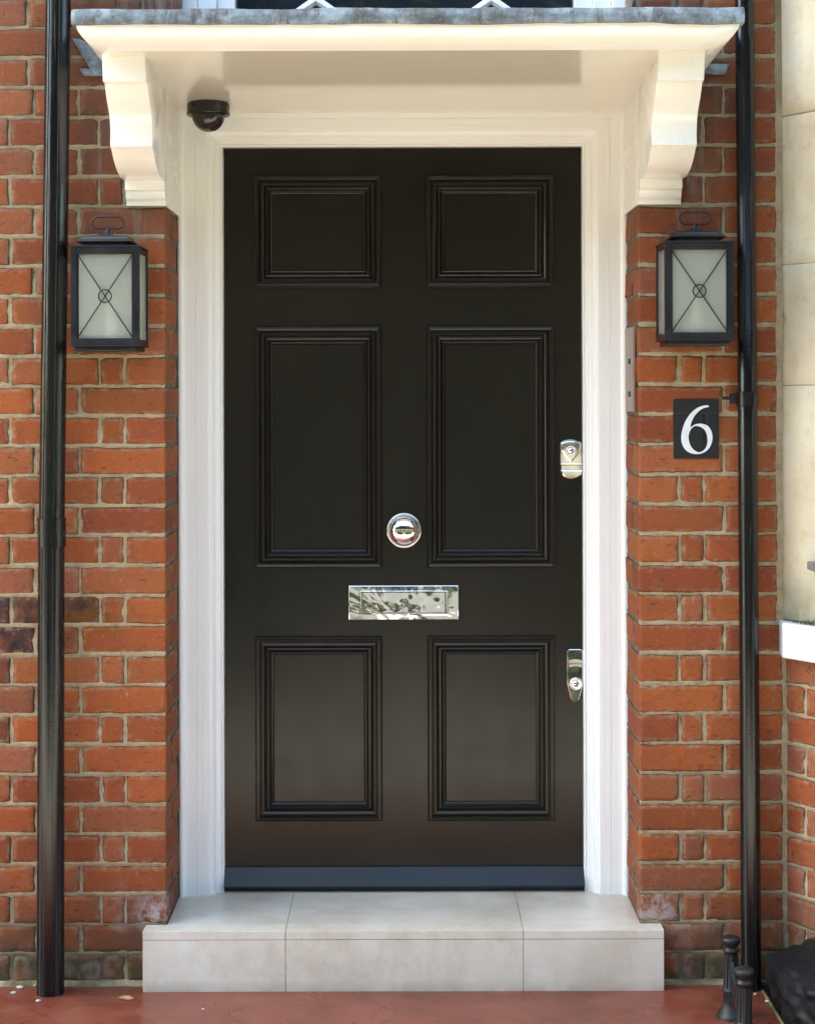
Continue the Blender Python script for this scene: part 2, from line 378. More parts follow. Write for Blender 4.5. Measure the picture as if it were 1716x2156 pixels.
# ------------------------------------------------------------------ brickwork (every brick is modelled)
P = .0752; Z0 = 1.205 - 16 * P                       # bed joints; the sixteenth course up is the first row counted
JT = .0080
class Path:
    """polyline in plan; u runs along it; outward normal on the viewer side"""
    def __init__(s, pts, rad=.004):
        s.p = [Vector((x, y)) for x, y in pts]; s.L = [0]
        for a, b in zip(s.p, s.p[1:]): s.L.append(s.L[-1] + (b-a).length)
    def at(s, u, w):
        u = max(0.0, min(s.L[-1]-1e-9, u)); i = 0
        while i < len(s.p)-2 and u > s.L[i+1]: i += 1
        def dn(k):
            d = (s.p[k+1]-s.p[k]).normalized(); return d, Vector((d.y, -d.x))
        d, n = dn(i); q = s.p[i] + d*(u - s.L[i])
        # soften corners: blend the normals within 7 mm
        for c in range(1, len(s.p)-1):
            t = (u - s.L[c]) / .007
            if abs(t) < 1:
                d0, n0 = dn(c-1); d1, n1 = dn(c); k = (t+1)/2
                n = (n0*(1-k) + n1*k)
                cr = d0.x*d1.y - d0.y*d1.x
                q = q - n.normalized() * (.0026*(1-abs(t))**2 * (1 if cr > 0 else 0))
        return q.x + n.x*w, q.y + n.y*w

def brick(mb, path, u0, u1, z0, z1, burn=0., seed=0):
    rnd = random.Random(seed)
    nu = max(4, int((u1-u0)/.014)); nv = 5
    us = [0, .0035] + [u0*0 + (u1-u0)*k/nu for k in range(1, nu)] + [(u1-u0)-.0035, (u1-u0)]
    vs_ = [0, .0035] + [(z1-z0)*k/nv for k in range(1, nv)] + [(z1-z0)-.0035, (z1-z0)]
    us = [u0+q for q in us]; vs_ = [z0+q for q in vs_]
    for c in path.L[1:-1]:
        if u0 < c < u1: us += [c-.006, c-.003, c, c+.003, c+.006]
    us = sorted(set(us)); 
    tone = (rnd.random(), rnd.random(), burn)
    tilt = rnd.uniform(-.0014, .0014); proud = rnd.uniform(-.0012, .0016); tu = rnd.uniform(-.003, .003)
    dz = rnd.uniform(-.0012, .0012)
    V = []; C = []; NU, NV = len(us), len(vs_)
    um, vm = (u0+u1)/2, (z0+z1)/2
    ch = [(rnd.choice((u0, u1)) if rnd.random() < .6 else rnd.uniform(u0, u1), rnd.choice((z0, z1)), rnd.uniform(.004, .012)) for _ in range(rnd.choice((0,1,1,2)))]
    def pt(i, j, back=False):
        u, z = us[i], vs_[j]
        ed = min(u-u0, u1-u, z-z0, z1-z)
        k = 17.0; sx = seed*3.71
        du = nz(u*52+sx, z*52, sx)*.0029 + nz(u*11+sx, z*11, 5)*.0018
        dv = nz(u*48, z*48+sx, sx+9)*.0029 + nz(u*9, z*5+sx, 8)*.0022
        w_ = proud + tilt*(z-vm)/.03 + tu*(u-um) + nz(u*22, z*22, sx)*.0009
        if ed < .001: w_ -= .0022 + .0022*abs(nz(u*60, z*60, sx))
        elif ed < .004: w_ -= .0003
        for (cu, cz, cr) in ch:
            d = math.hypot(u-cu, z-cz)
            if d < cr: w_ -= .005*(1-d/cr)
            if d < cr*1.2 and ed < .004:
                du += (um-u)/abs(um-u+1e-6)*0.0; dv += (1 if vm > z else -1)*.0025*(1-d/(cr*1.2))
        if back: w_ -= .012
        x, y = path.at(u+du, w_)
        return (x, y, z+dv+dz), tone + (1.0 if ed < .001 else (.75 if ed < .004 else (.25 if ed < .012 else 0.)),)
    idx = {}
    for i in range(NU):
        for j in range(NV):
            p, c = pt(i, j); idx[i, j] = len(V); V.append(p); C.append(c)
    F = [(idx[i,j], idx[i+1,j], idx[i+1,j+1], idx[i,j+1]) for i in range(NU-1) for j in range(NV-1)]
    ring = [(i, 0) for i in range(NU)] + [(NU-1, j) for j in range(1, NV)] + [(i, NV-1) for i in range(NU-2, -1, -1)] + [(0, j) for j in range(NV-2, 0, -1)]
    bk = []
    for (i, j) in ring:
        p, c = pt(i, j, True); bk.append(len(V)); V.append(p); C.append(c)
    m = len(ring)
    for k in range(m):
        a = idx[ring[k]]; b = idx[ring[(k+1) % m]]; F.append((b, a, bk[k], bk[(k+1) % m]))
    mb.add(V, F, C, smooth=True)

def mortar(path, u0, u1, k0, k1, seed):
    mb = MB(); n = int((u1-u0)/.009)+1; rows = []
    for k in range(k0, k1+1):
        zc = Z0 + k*P
        for dzz, dep in ((-.012, -.006), (-JT*.62, -.0038), (-JT*.1, -.0022), (JT*.45, -.0010), (.010, -.0042), (P*.5, -.0022)):
            rows.append((zc+dzz, dep))
    us = [u0 + (u1-u0)*i/n for i in range(n+1)]
    for c in path.L[1:-1]:
        if u0 < c < u1: us += [c-.004, c, c+.004]
    us = sorted(us); V = []; NU = len(us)
    for z, dep in rows:
        for u in us:
            ww = dep + nz(u*70, z*70, seed)*.0016 + nz(u*14, z*14, seed+3)*.0012
            x, y = path.at(u, ww); V.append((x, y, max(z, -.05)))
    F = [(j*NU+i, j*NU+i+1, (j+1)*NU+i+1, (j+1)*NU+i) for j in range(len(rows)-1) for i in range(NU-1)]
    mb.add(V, F, smooth=True); return mb

def lay(mb, path, corner_u, lo, hi, k, left, burnf=None, typeA=None):
    """Flemish bond measured from the quoin; left: courses run towards smaller u"""
    z0 = Z0 + k*P + JT/2; z1 = Z0 + (k+1)*P - JT/2
    A = ((k + 1) % 2 == 0) if typeA is None else typeA
    seq = [.2195] + [.1125, .225]*20 if A else [.107, .0625] + [.225, .1125]*20
    pos = 0; first = True
    for q in seq:
        a, b = pos, pos+q-JT; pos += q
        if first and corner_u is not None: a = -1e9; 
        if left: u0, u1 = corner_u - b, corner_u - a
        else: u0, u1 = corner_u + a, corner_u + b
        first = False
        jj = random.uniform(-.0015, .0015)
        u0, u1 = max(u0+jj, lo), min(u1+jj, hi)
        if u1 - u0 < .012: 
            if (left and u1 <= lo) or (not left and u0 >= hi): break
            continue
        bf = burnf((u0+u1)/2, k) if burnf else 0
        brick(mb, path, u0, u1, z0, z1, bf, seed=random.randint(0, 99999))

RX, RD = .595, .242
LEFT_END = -2.3
pl = Path([(LEFT_END, 0), (-RX, 0), (-RX, RD+.02)])
cu = -RX - LEFT_END
plt_ = Path([(LEFT_END, 0), (-.548, 0), (-.548, .2)])
def burnL(u, k):
    X = u + LEFT_END
    if X < -.80 and k in (11, 12) and X > -1.1: return 1.0 if X < -.87 else .55
    if X < -.95 and k in (9, 8, 10): return .6 if (k+int(u*9)) % 2 else .25
    if k > 26 and X > -.85: return .25  # darker tone for the upper bricks near the canopy
    return .12 if random.random() < .12 else 0
house = empty('brick_house', (0, 0, 0), 'red brick house front in Flemish bond around the black door, with a stone trimmed bay', 'house')
mb = MB()
for k in range(0, 36):
    z1 = Z0 + (k+1)*P
    A = (k+1) % 2 == 0
    if z1 < 1.96:
        # quoin brick wraps the corner, then one more brick on the reveal
        d = .1025 if A else .2195-JT
        zz0, zz1 = Z0+k*P+JT/2, z1-JT/2
        L = (.2195 if A else .107) - JT
        brick(mb, pl, cu-L, cu+d, zz0, zz1, burnL(cu-.1, k), seed=k*13+5)
        if A: brick(mb, pl, cu+d+JT, cu+RD, zz0, zz1, 0, seed=k*13+6)
        # remaining front bricks
        seq = [.1125, .225]*12 if A else [.0625] + [.225, .1125]*12
        pos = .2195 if A else .107
        for q in seq:
            u1, u0 = cu-pos, cu-pos-q+JT; pos += q; j = random.uniform(-.0015, .0015)
            if u1 < .02: break
            brick(mb, pl, max(0, u0+j), u1+j, zz0, zz1, burnL((u0+u1)/2, k), seed=random.randint(0, 99999))
    else:
        top = z1 > 2.30
        pth = plt_ if top else pl; c = (-.548 if top else -RX) - LEFT_END
        lay(mb, pth, c, 0, c, k, True, burnL, A)
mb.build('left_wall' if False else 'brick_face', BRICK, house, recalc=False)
mortar(pl, 0, cu+RD+.015, 0, 31, 1.3).build('mortar', MORTAR, house, recalc=False)
m2 = mortar(plt_, 0, -.548-LEFT_END, 31, 36, 2.3); m2.build('mortar', MORTAR, house, recalc=False)

# right pier, running reveal -> front -> canted bay -> bay front
BX, BA = .958, R(55)
bayL = .78
b1 = (BX + bayL*math.cos(BA), -bayL*math.sin(BA))
pr = Path([(RX-.002, RD+.02), (RX-.002, 0), (BX, 0), b1, (b1[0]+1.3, b1[1])])
uc, ui, uo = pr.L[1], pr.L[2], pr.L[3]
def burnR(u, k):
    if u < ui and (u-uc) > .30 and k in (11, 12): return .35
    return .12 if random.random() < .12 else 0
SILLZ = wz(1395, -.05)
mb = MB(); ma = MB()
for k in range(0, 36):
    z1 = Z0+(k+1)*P; zz0, zz1 = Z0+k*P+JT/2, z1-JT/2; A = (k+1) % 2 == 0
    stone = z1 > SILLZ + .10
    end = (uc + .943 - RX) if stone else (ui - .006)
    top = z1 > 2.30; start = uc - (.03 if top else 0)
    if z1 < 1.96:
        d = .1025 if A else .2195-JT; L = (.2195 if A else .107)-JT
        brick(mb, pr, uc-d, uc+L, zz0, zz1, 0, seed=k*17+3)
        if A: brick(mb, pr, uc-RD, uc-d-JT, zz0, zz1, 0, seed=k*17+4)
        seq = [.1125, .225]*6 if A else [.0625] + [.225, .1125]*6; pos = .2195 if A else .107
    else:
        seq = [.2195] + [.1125, .225]*6 if A else [.107, .0625] + [.225, .1125]*6; pos = 0
    for q in seq:
        u0, u1 = uc+pos, uc+pos+q-JT; pos += q; j = random.uniform(-.0015, .0015)
        if end - u1 < .045: u1 = end - j
        if u0 >= end: break
        brick(mb, pr, u0+j, min(u1+j, end), zz0, zz1, burnR((u0+u1)/2, k), seed=random.randint(0, 99999))
        if u1 >= end: break
    if z1 < SILLZ + .03:
        u = ui + .006; seq = ([.065, .105] if A else [.115, .225]) + [.1125, .225]*8; 
        for q in seq:
            a, b = u, u+q-JT; u += q
            if a > pr.L[-1]-.02: break
            # bricks on the outer bay corner wrap round it
            brick(mb, pr, a, min(b, pr.L[-1]), zz0, zz1, .1 if random.random() < .2 else 0, seed=random.randint(0, 99999))
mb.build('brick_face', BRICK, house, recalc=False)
mortar(pr, 0, ui, 0, 36, 4.1).build('mortar', MORTAR, house, recalc=False)
mortar(pr, ui, pr.L[-1], 0, 12, 6.1).build('mortar', MORTAR, house, recalc=False)
# solid walling behind the faces and the storeys above the picture
core = MB()
core.box(LEFT_END-1.2, -RX-.012, .02, .5, -.3, 2.72).box(RX+.012, 2.6, .02, .5, -.3, 2.72)
core.box(-.62, .62, .30, .55, 2.16, 2.33)
core.box(-.60, .60, .16, .50, 2.33, 2.41)
core.build('wall_core', MORTAR, house)
up = MB(); up.box(LEFT_END-1.2, -.551, .003, .5, 2.73, 4.0).box(.566, 2.6, .003, .5, 2.73, 4.0).box(LEFT_END-1.2, 2.6, .003, .5, 4.0, 8.6)
up.build('upper_wall', WARE, house)
cc = MB(); 
n2 = (math.sin(BA)*-1, -math.cos(BA))
def bayoff(off, z0, z1, mbx, u0=0.0, u1=None):
    """solid bay block whose faces sit `off` outside the brick line"""
    u1 = bayL if u1 is None else u1
    a = (BX + u0*math.cos(BA) + n2[0]*off, -u0*math.sin(BA) + n2[1]*off)
    k = off*math.tan((PI/2-(PI/2-BA))/2) if off else 0
    b = (b1[0] + n2[0]*off, b1[1] + n2[1]*off)
    # mitre at the outer corner
    dx = (b1[1]-off - b[1]); t = dx / (-math.sin(BA)); b = (b[0]+t*math.cos(BA), b1[1]-off)
    pts = [a, b, (b1[0]+1.3, b1[1]-off), (b1[0]+1.3, .04), (a[0], max(.04, a[1]+.04))]
    n = len(pts); vs = [(x, y, z) for z in (z0, z1) for x, y in pts]
    fs = [tuple(range(n))[::-1], tuple(range(n, 2*n))] + [(i, (i+1)%n, n+(i+1)%n, n+i) for i in range(n)]
    mbx.add(vs, fs)
bayoff(-.02, -.3, SILLZ-.005, cc); cc.build('bay_core', MORTAR, house)
# stone dressings of the bay: three ashlar blocks, joints 3 mm wide, all above the sill
stz = [wz(1306, .0), wz(813, 0), wz(560, 0), wz(247, 0), 2.75, 4.2, 8.6]
sm_ = MB()
def stone_block(mbx, z0, z1, seed):
    # pier with a rounded arris and slightly uneven face, path: short return, canted face
    prof = [(.9565, .03), (.9565, -.004), (.9580, -.009), (.9610, -.013)]
    dcx, dcy = math.cos(BA), -math.sin(BA)
    o = (.9640, -.0160)
    for t in (.004, .02, .05, .09, .13, .17, .21, .25, .29): prof.append((o[0]+dcx*t, o[1]+dcy*t))
    prof.append((o[0]+dcx*.29+.10, o[1]+dcy*.29+.10))
    nz_ = max(2, int((z1-z0)/.03)); V = []
    zs = [z0, z0+.0015] + [z0+(z1-z0)*i/nz_ for i in range(1, nz_)] + [z1-.0015, z1]
    for zi, z in enumerate(zs):
        for pi_, (x, y) in enumerate(prof):
            e = .0015 if zi in (0, len(zs)-1) else 0
            h = nz(x*9+seed, z*5, y*9)*.0022 + nz(x*40, z*30, seed)*.0007
            V.append((x + n2[0]*(h-e), y + n2[1]*(h-e), z))
    n = len(prof)
    mbx.add(V, [(j*n+i, j*n+i+1, (j+1)*n+i+1, (j+1)*n+i) for j in range(len(zs)-1) for i in range(n-1)], smooth=True)
for i in range(len(stz)-1): stone_block(sm_, stz[i]+.001, stz[i+1]-.0015, i*3.3)
sm_.build('stone_pier', STONE, house)
jb = MB(); stone_block(jb, stz[0]+.002, stz[-1], 0); jb.v = [(x-n2[0]*.0022, y-n2[1]*.0022, z) for x, y, z in jb.v]; jb.build('joint_mortar', m_simple('pale_lime_mortar', (.42,.36,.26), (.34,.28,.20), 40), house)
jm = MB(); jm.box(.939, .9580, .0015, .05, 1.03, 2.75); 
jm.build('mortar_fillet', MORTAR, house)
# sill of the bay window
sl = MB(); sz1 = wz(1314, -.05); sz0 = wz(1389, -.05)
def sillpts(off):
    a = (BX - .012 + n2[0]*off*.6, .01 - .02); 
    return a
import mathutils
bm = bmesh.new()
dirv = Vector((math.cos(BA), -math.sin(BA))); nv = Vector(n2)
A0 = Vector((wx(1645, -.045), -.045)); B0 = A0 + dirv*.80
C0 = B0 + Vector((1.2, 0)); 
ring = [A0, B0, C0, C0 + Vector((0, .5)), Vector((A0.x+.10, .035)), Vector((A0.x+.004, .015))]
vb = [bm.verts.new((q.x, q.y, sz0)) for q in ring]; vt = [bm.verts.new((q.x, q.y, sz1)) for q in ring]
n = len(ring); bm.faces.new(vb[::-1]); bm.faces.new(vt)
for i in range(n): bm.faces.new((vb[i], vb[(i+1)%n], vt[(i+1)%n], vt[i]))
bmesh.ops.bevel(bm, geom=bm.edges[:], offset=.005, segments=3, profile=.5, affect='EDGES')
bmesh.ops.recalc_face_normals(bm, faces=bm.faces[:]); bm.verts.index_update()
sl.add([v.co[:] for v in bm.verts], [[v.index for v in f.verts] for f in bm.faces]); bm.free()
tag(sl.build('window_sill', SILLP, house), 'thick white painted sill of the bay window')
# moss in the angle between sill and stone
ms = MB()
for _ in range(220):
    t = random.uniform(.03, .22); q = Vector((.958, -.016)) + dirv*t + nv*random.uniform(.0, .012); r = random.uniform(.0015, .005)*(1-abs(t-.12)/.16)
    z = sz1 + random.uniform(0, .012*(1-abs(t-.12)/.13))
    a = random.uniform(0, 6.28); 
    ms.add([(q.x+r*math.cos(a+k*2.1), q.y+r*math.sin(a+k*2.1), z) for k in range(3)] + [(q.x, q.y, z+r*1.6)], [(0,1,3),(1,2,3),(2,0,3)])
mo = ms.build('moss', m_simple('green_moss', (.05,.07,.02), (.12,.13,.05), 80)); tag(mo, 'dark green moss growing in the angle above the white sill', 'moss', kind='stuff')
# bay window beyond the stone (out of the picture)
bw = MB(); q0 = Vector((.958, -.016)) + dirv*.29 - nv*.06
bw.box(q0.x, q0.x+1.4, b1[1]+.10, b1[1]+.14, sz1, 4.2); bw.build('bay_window', DGLASS, house)
b2 = MB(); bayoff(.0, 4.2, 8.6, b2, .0); b2.build('upper_wall', WARE, house)
# window above the canopy
wn = MB(); zf0, zf1 = 2.40, 3.95
for (a, b, yy) in ((385, 416, .04), (418, 458, .055), (460, 497, .07), (1212, 1250, .07), (1252, 1290, .055), (1292, 1320, .04)):
    wn.box(wx(a, yy), wx(b, yy), yy, yy+.08, zf0, zf1, .003)
wn.box(wx(385,.04), wx(1320,.04), .045, .15, zf1-.06, zf1, .003)
wo_ = wn.build('window', WHITE, house)
gl = MB(); gl.box(wx(470,.1), wx(1240,.1), .11, .115, 2.38, 3.9); gl.build('pane', DGLASS, wo_)
for cx in (668, 1037):
    fr = MB(); yy = .085; s = 1/FD*(CAMD+yy)
    X = wx(cx, yy)
    def zz(p): return wz(p, yy)
    fr.prism([(X-62*s, zz(30)), (X-9*s, zz(-7)), (X+9*s, zz(-7)), (X+62*s, zz(30)), (X+34*s, zz(30)), (X, zz(6)), (X-34*s, zz(30))], yy, yy+.02, .001)
    fr.prism([(X-46*s, zz(26)), (X, zz(-3)), (X+46*s, zz(26)), (X+38*s, zz(26)), (X, zz(2)), (X-38*s, zz(26))], yy-.008, yy+.001, .0008)
    fr.build('fretwork_gable', WHITE, wo_)

# ------------------------------------------------------------------ door frame
DXL, DXR = wx(470, .285), wx(1227, .285); DZ1 = wz(308, .285); STEPZ = .1505
prof = [(0,.34),(0,.2825),(.001,.2805),(.0035,.2795),(.006,.2805),(.0075,.2825),(.009,.2805),(.0105,.2795),(.0195,.279),(.0215,.2765),(.0228,.272),(.0232,.2665),
        (.026,.2625),(.0295,.2595),(.033,.2575),(.0365,.2565),(.0375,.2525),(.0395,.2505),(.0535,.2500),(.0545,.2510),(.0555,.2500),(.0685,.2495),(.0695,.2512),(.0705,.2512),(.0715,.2492),
        (.088,.2485),(.098,.2475),(.1005,.2455),(.1015,.2405),(.104,.2380),(.108,.2368),(.112,.2375),(.1145,.240),(.1150,.246),(.1150,.34)]
fr = empty('door_frame', (0, .28, STEPZ), 'moulded white painted timber frame around the black door', 'door frame')
fm = sweep_u(prof, DXL, DXR, STEPZ-.002, DZ1); fm.build('moulded_jamb_and_head', WHITE, fr)
ln = MB()
for sgn, x in ((-1, wx(354, 0)), (1, wx(1350, 0))):
    xx = -.5905 if sgn < 0 else .5905
    ln.box(xx, xx + sgn*.012, -.0045, .245, 1.958, 2.26, .0015)
ln.build('reveal_lining', CREAM, fr)

# ------------------------------------------------------------------ front door
YD = .300
door = empty('front_door', (0, YD, STEPZ), 'black six panel front door with chrome knob, letterbox and two locks', 'door')
pans = []
for (a, b, c, d, cc_) in ((538,804,368,606,'t'),(900,1167,369,606,'t'),(534,804,685,1196,'m'),(899,1168,686,1197,'m'),(529,803,1340,1730,'b'),(895,1166,1341,1730,'b')):
    pans.append((wx(a, .293), wx(b, .293), wz(d, .293), wz(c, .293)))
# equal panel columns
xs_ = [sum(p[0] for p in pans[0::2])/3+.002, sum(p[1] for p in pans[0::2])/3, sum(p[0] for p in pans[1::2])/3, sum(p[1] for p in pans[1::2])/3]
rows = [(pans[0][2], pans[0][3]), (pans[2][2], pans[2][3]), (pans[4][2], pans[4][3])]
x0, x1 = DXL+.0015, DXR-.0015; z0, z1 = STEPZ+.006, DZ1-.002
gx = sorted([x0, x1] + [xs_[0]+.004, xs_[1]-.004, xs_[2]+.004, xs_[3]-.004]); gz = sorted([z0, z1] + [q for r in rows for q in (r[0]+.004, r[1]-.004)])
sl = MB(); nx, nzv = len(gx), len(gz)
V = [(x, YD, z) for z in gz for x in gx] + [(x, YD+.04, z) for z in gz for x in gx]; F = []
hole = lambda i, j: i in (1, 3) and j in (1, 3, 5)
o_ = nx*nzv
for j in range(nzv-1):
    for i in range(nx-1):
        if not hole(i, j):
            F.append((j*nx+i, j*nx+i+1, (j+1)*nx+i+1, (j+1)*nx+i))
            for (di, dj, a, b) in ((-1,0,(i,j),(i,j+1)),(1,0,(i+1,j),(i+1,j+1)),(0,-1,(i,j),(i+1,j)),(0,1,(i,j+1),(i+1,j+1))):
                ii, jj = i+di, j+dj
                if ii < 0 or jj < 0 or ii >= nx-1 or jj >= nzv-1 or hole(ii, jj):
                    p, q = a[1]*nx+a[0], b[1]*nx+b[0]; F.append((p, q, q+o_, p+o_))
sl.add(V, F); body = sl.build('stiles_and_rails', DOORP, door)
mprof = [(0,-.001),(0.0005,.005),(.002,.0095),(.005,.0122),(.009,.013),(.0125,.012),(.0148,.0085),(.0155,.0055),(.0172,.0052),(.0178,.0078),(.0200,.0092),(.0230,.0090),(.0262,.0066),(.0290,.0026),(.0305,.0002),(.0318,-.0002),(.0324,.0018),(.0345,.0028),(.0372,.0020),(.0398,-.0016),(.0420,-.0050),(.0436,-.0058),(.0442,-.0042),(.0460,-.0036),(.0484,-.0050),(.0500,-.0075),(.0512,-.0096)]
for (cl, cr) in ((xs_[0], xs_[1]), (xs_[2], xs_[3])):
    for (ra, rb) in rows:
        pn = MB(); pn.box(cl+.006, cr-.006, YD+.0090, YD+.03, ra+.006, rb-.006); pp = pn.build('panel', DOORP, door)
        sweep_rect(mprof, cl, cr, ra, rb, YD).build('panel_moulding', DOORP, pp)
wb = MB()
zt, zb = wz(1825, YD), wz(1868, .264)
xa, xb = DXL+.001, DXR-.001
prf = [(YD+.002, zt+.004), (YD-.006, zt), (.266, zb+.002), (.264, zb), (.264, zb-.004), (.272, zb-.006), (.276, STEPZ+.003), (YD+.002, STEPZ+.003)]
wb.add([(x, y, z) for x in (xa, xb) for (y, z) in prf], [tuple(range(8)), tuple(range(8, 16))[::-1]] + [(i, (i+1)%8, 8+(i+1)%8, 8+i) for i in range(8)])
wb.build('weather_bar', m_simple('black_weatherbar_paint', (.008,.009,.011), (.012,.013,.015), 8, .34, .08, .001, spec=.35), door)
# knob
kc = (wx(850, .28), YD, wz(1118, .28)); kb = MB()
kb.lathe([(0,.0005),(.0485,.0005),(.0485,.004),(.0478,.0065),(.0455,.009),(.0425,.0098),(.0400,.0085),(.0394,.0060),(.0345,.0052),(.018,.007),(.0150,.012),(.0145,.022),(.0175,.028)], kc, 'Y', 56)
rose = kb.build('door_knob', CHROME, door)
kk = MB(); kk.lathe([(.010,.022),(.022,.0235),(.0310,.0265),(.0358,.031),(.0368,.0350),(.0360,.0390),(.0348,.0410),(.0340,.0415),(.0330,.0425),(.0280,.0462),(.021,.0496),(.013,.0518),(.006,.0527),(.0001,.0529)], kc, 'Y', 56)
kk.build('grip', CHROME, rose)
# letterbox
lx0, lx1, lz0, lz1 = wx(733, YD-.004), wx(964, YD-.004), wz(1305, YD-.004), wz(1233, YD-.004)
lp = sweep_rect([(0,.0),(0,.004),(.0012,.0062),(.0030,.0056),(.006,.0040),(.020,.0030),(.030,.0040),(.0335,.0052),(.035,.0035),(.036,.001)], lx0, lx1, lz0, lz1, YD)
lp2 = lp.build('letterbox', CHROMEW, door)
fl = MB(); fl.box(lx0+.0365, lx1-.0365, YD-.0042, YD, lz0+.0195, lz1-.0195, .0012)
# a shallower border above and below than at the ends
lp2.data.clear_geometry()
V = []; pr_ = [(0,.0),(0,.0042),(.0004,.0052),(.0018,.0058),(.5,.0060),(.80,.0062),(.86,.0068),(.94,.0068),(.99,.0050),(1,.001)]
bw_, bh_ = .0345, .0175
for (sx, sz) in ((0,0),(0,1),(1,1),(1,0)):
    for (u, h) in pr_:
        ux = u if u < .01 else u*bw_; uz = u if u < .01 else u*bh_
        if u < .01: ux = uz = u
        V.append(((lx0+ux) if sx == 0 else (lx1-ux), -h, (lz0+uz) if sz == 0 else (lz1-uz)))
n = len(pr_); lp2.data.from_pydata([(x, y, z-STEPZ) for x, y, z in V], [], [(i*n+k, i*n+k+1, ((i+1)%4)*n+k+1, ((i+1)%4)*n+k) for i in range(4) for k in range(n-1)])
fl = MB(); fl.box(lx0+bw_+.0008, lx1-bw_-.0008, YD-.0048, YD+.001, lz0+bh_+.0008, lz1-bh_-.0008, .0012)
fl.build('flap', CHROMEW, lp2)
# locks; writing is embossed on both
def text_mesh(body, size, loc, mat, parent, name, depth=.0004):
    cu_ = bpy.data.curves.new(name, 'FONT'); cu_.body = body; cu_.size = size; cu_.align_x = 'CENTER'; cu_.align_y = 'CENTER'; cu_.extrude = depth
    ob = bpy.data.objects.new(name, cu_); sc.collection.objects.link(ob)
    dg = bpy.context.evaluated_depsgraph_get(); me = bpy.data.meshes.new_from_object(ob.evaluated_get(dg)); bpy.data.objects.remove(ob)
    me.transform(mathutils.Matrix.Rotation(R(90), 4, 'X')); me.transform(mathutils.Matrix.Translation(Vector(loc)))
    g = parent
    while g.parent is not None: g = g.parent
    me.transform(mathutils.Matrix.Translation(-Vector(g.location)))
    me.materials.append(mat); o = bpy.data.objects.new(name, me); sc.collection.objects.link(o); o.parent = parent; return o
def q1(cx, cy): return wx((1560+cx*200/1716)*.7302, .292), wz((1230+cy*200/1716)*.7302, .292)
yl = .2985
ul = MB(); out = [q1(*p) for p in ((480,420),(520,385),(580,355),(660,338),(740,333),(820,338),(900,360),(960,390),(1000,420),(1000,930),(480,930))]
ul.prism(out, YD-.004, YD+.001, .0006)
ul.prism([q1(*p) for p in ((495,965),(1010,965),(1020,1080),(500,1080))], YD-.006, YD+.001, .0006)
ul.prism([q1(*p) for p in ((497,1092),(1020,1092),(1010,1160),(975,1220),(900,1270),(820,1295),(740,1303),(650,1293),(570,1255),(520,1195),(500,1140))], YD-.010, YD+.001, .0025)
lk = ul.build('night_latch', CHROME, door)
sh = MB(); sh.prism([q1(*p) for p in ((490,425),(530,395),(640,365),(740,358),(840,365),(950,395),(990,425),(985,520),(955,620),(900,720),(820,820),(735,900),(650,820),(580,730),(520,610),(495,510))], YD-.010, YD-.003, .0035)
cxk, czk = q1(742, 605)
sh.lathe([(0.0135,.009),(.0130,.0125),(.0105,.0130),(.0098,.0115),(.0090,.0115),(.0085,.0128),(.0001,.0130)], (cxk, YD, czk), 'Y', 32)
shi = sh.build('shield', CHROME, lk)
text_mesh('BANHAM', .0085, (q1(742,445)[0], YD-.0104, q1(742,430)[1]), STEEL, lk, 'lettering')
kh = MB(); kh.box(cxk-.0008, cxk+.0008, YD-.0136, YD-.0125, czk-.004, czk+.005); kh.build('keyhole', DARK, lk)
for (a, b) in ((925, 948), (1085, 1108)):
    rb = MB(); p, q = q1(480, b), q1(1015, a); rb.box(p[0], q[0], YD-.009, YD, p[1], q[1], .0008); rb.build('rib', CHROME, lk)
def q2(cx, cy): return wx((1580+cx*180/1493)*.7302, .295), wz((1820+cy*180/1493)*.7302, .295)
dl = MB(); dl.prism([q2(*p) for p in ((440,520),(450,480),(480,452),(520,445),(740,445),(780,455),(810,480),(822,520),(822,1290),(790,1420),(730,1640),(700,1685),(655,1710),(610,1710),(560,1680),(530,1640),(440,1300))], YD-.005, YD+.001, .002)
dk_ = dl.build('deadlock', CHROME, door)
bnd = MB(); bnd.prism([q2(*p) for p in ((475,725),(560,695),(640,688),(730,697),(805,730),(780,885),(700,858),(640,852),(570,860),(500,885))], YD-.0065, YD-.0045, .0004); bd_ = bnd.build('badge', STEEL, dk_)
text_mesh('BANHAM', .0080, (q2(640,0)[0], YD-.0068, q2(0,790)[1]), DARK, dk_, 'lettering')
cx2, cz2 = q2(650, 1280); cy2 = MB(); cy2.lathe([(.0175,.004),(.0172,.0075),(.0150,.0105),(.0125,.0105),(.0115,.0080),(.0105,.0080),(.0100,.0100),(.0001,.0103)], (cx2, YD, cz2), 'Y', 36); cy2.build('lock_cylinder', CHROME, dk_)
kh = MB(); kh.box(cx2-.0008, cx2+.0008, YD-.0107, YD-.0098, cz2-.0045, cz2+.004); kh.build('keyhole', DARK, dk_)

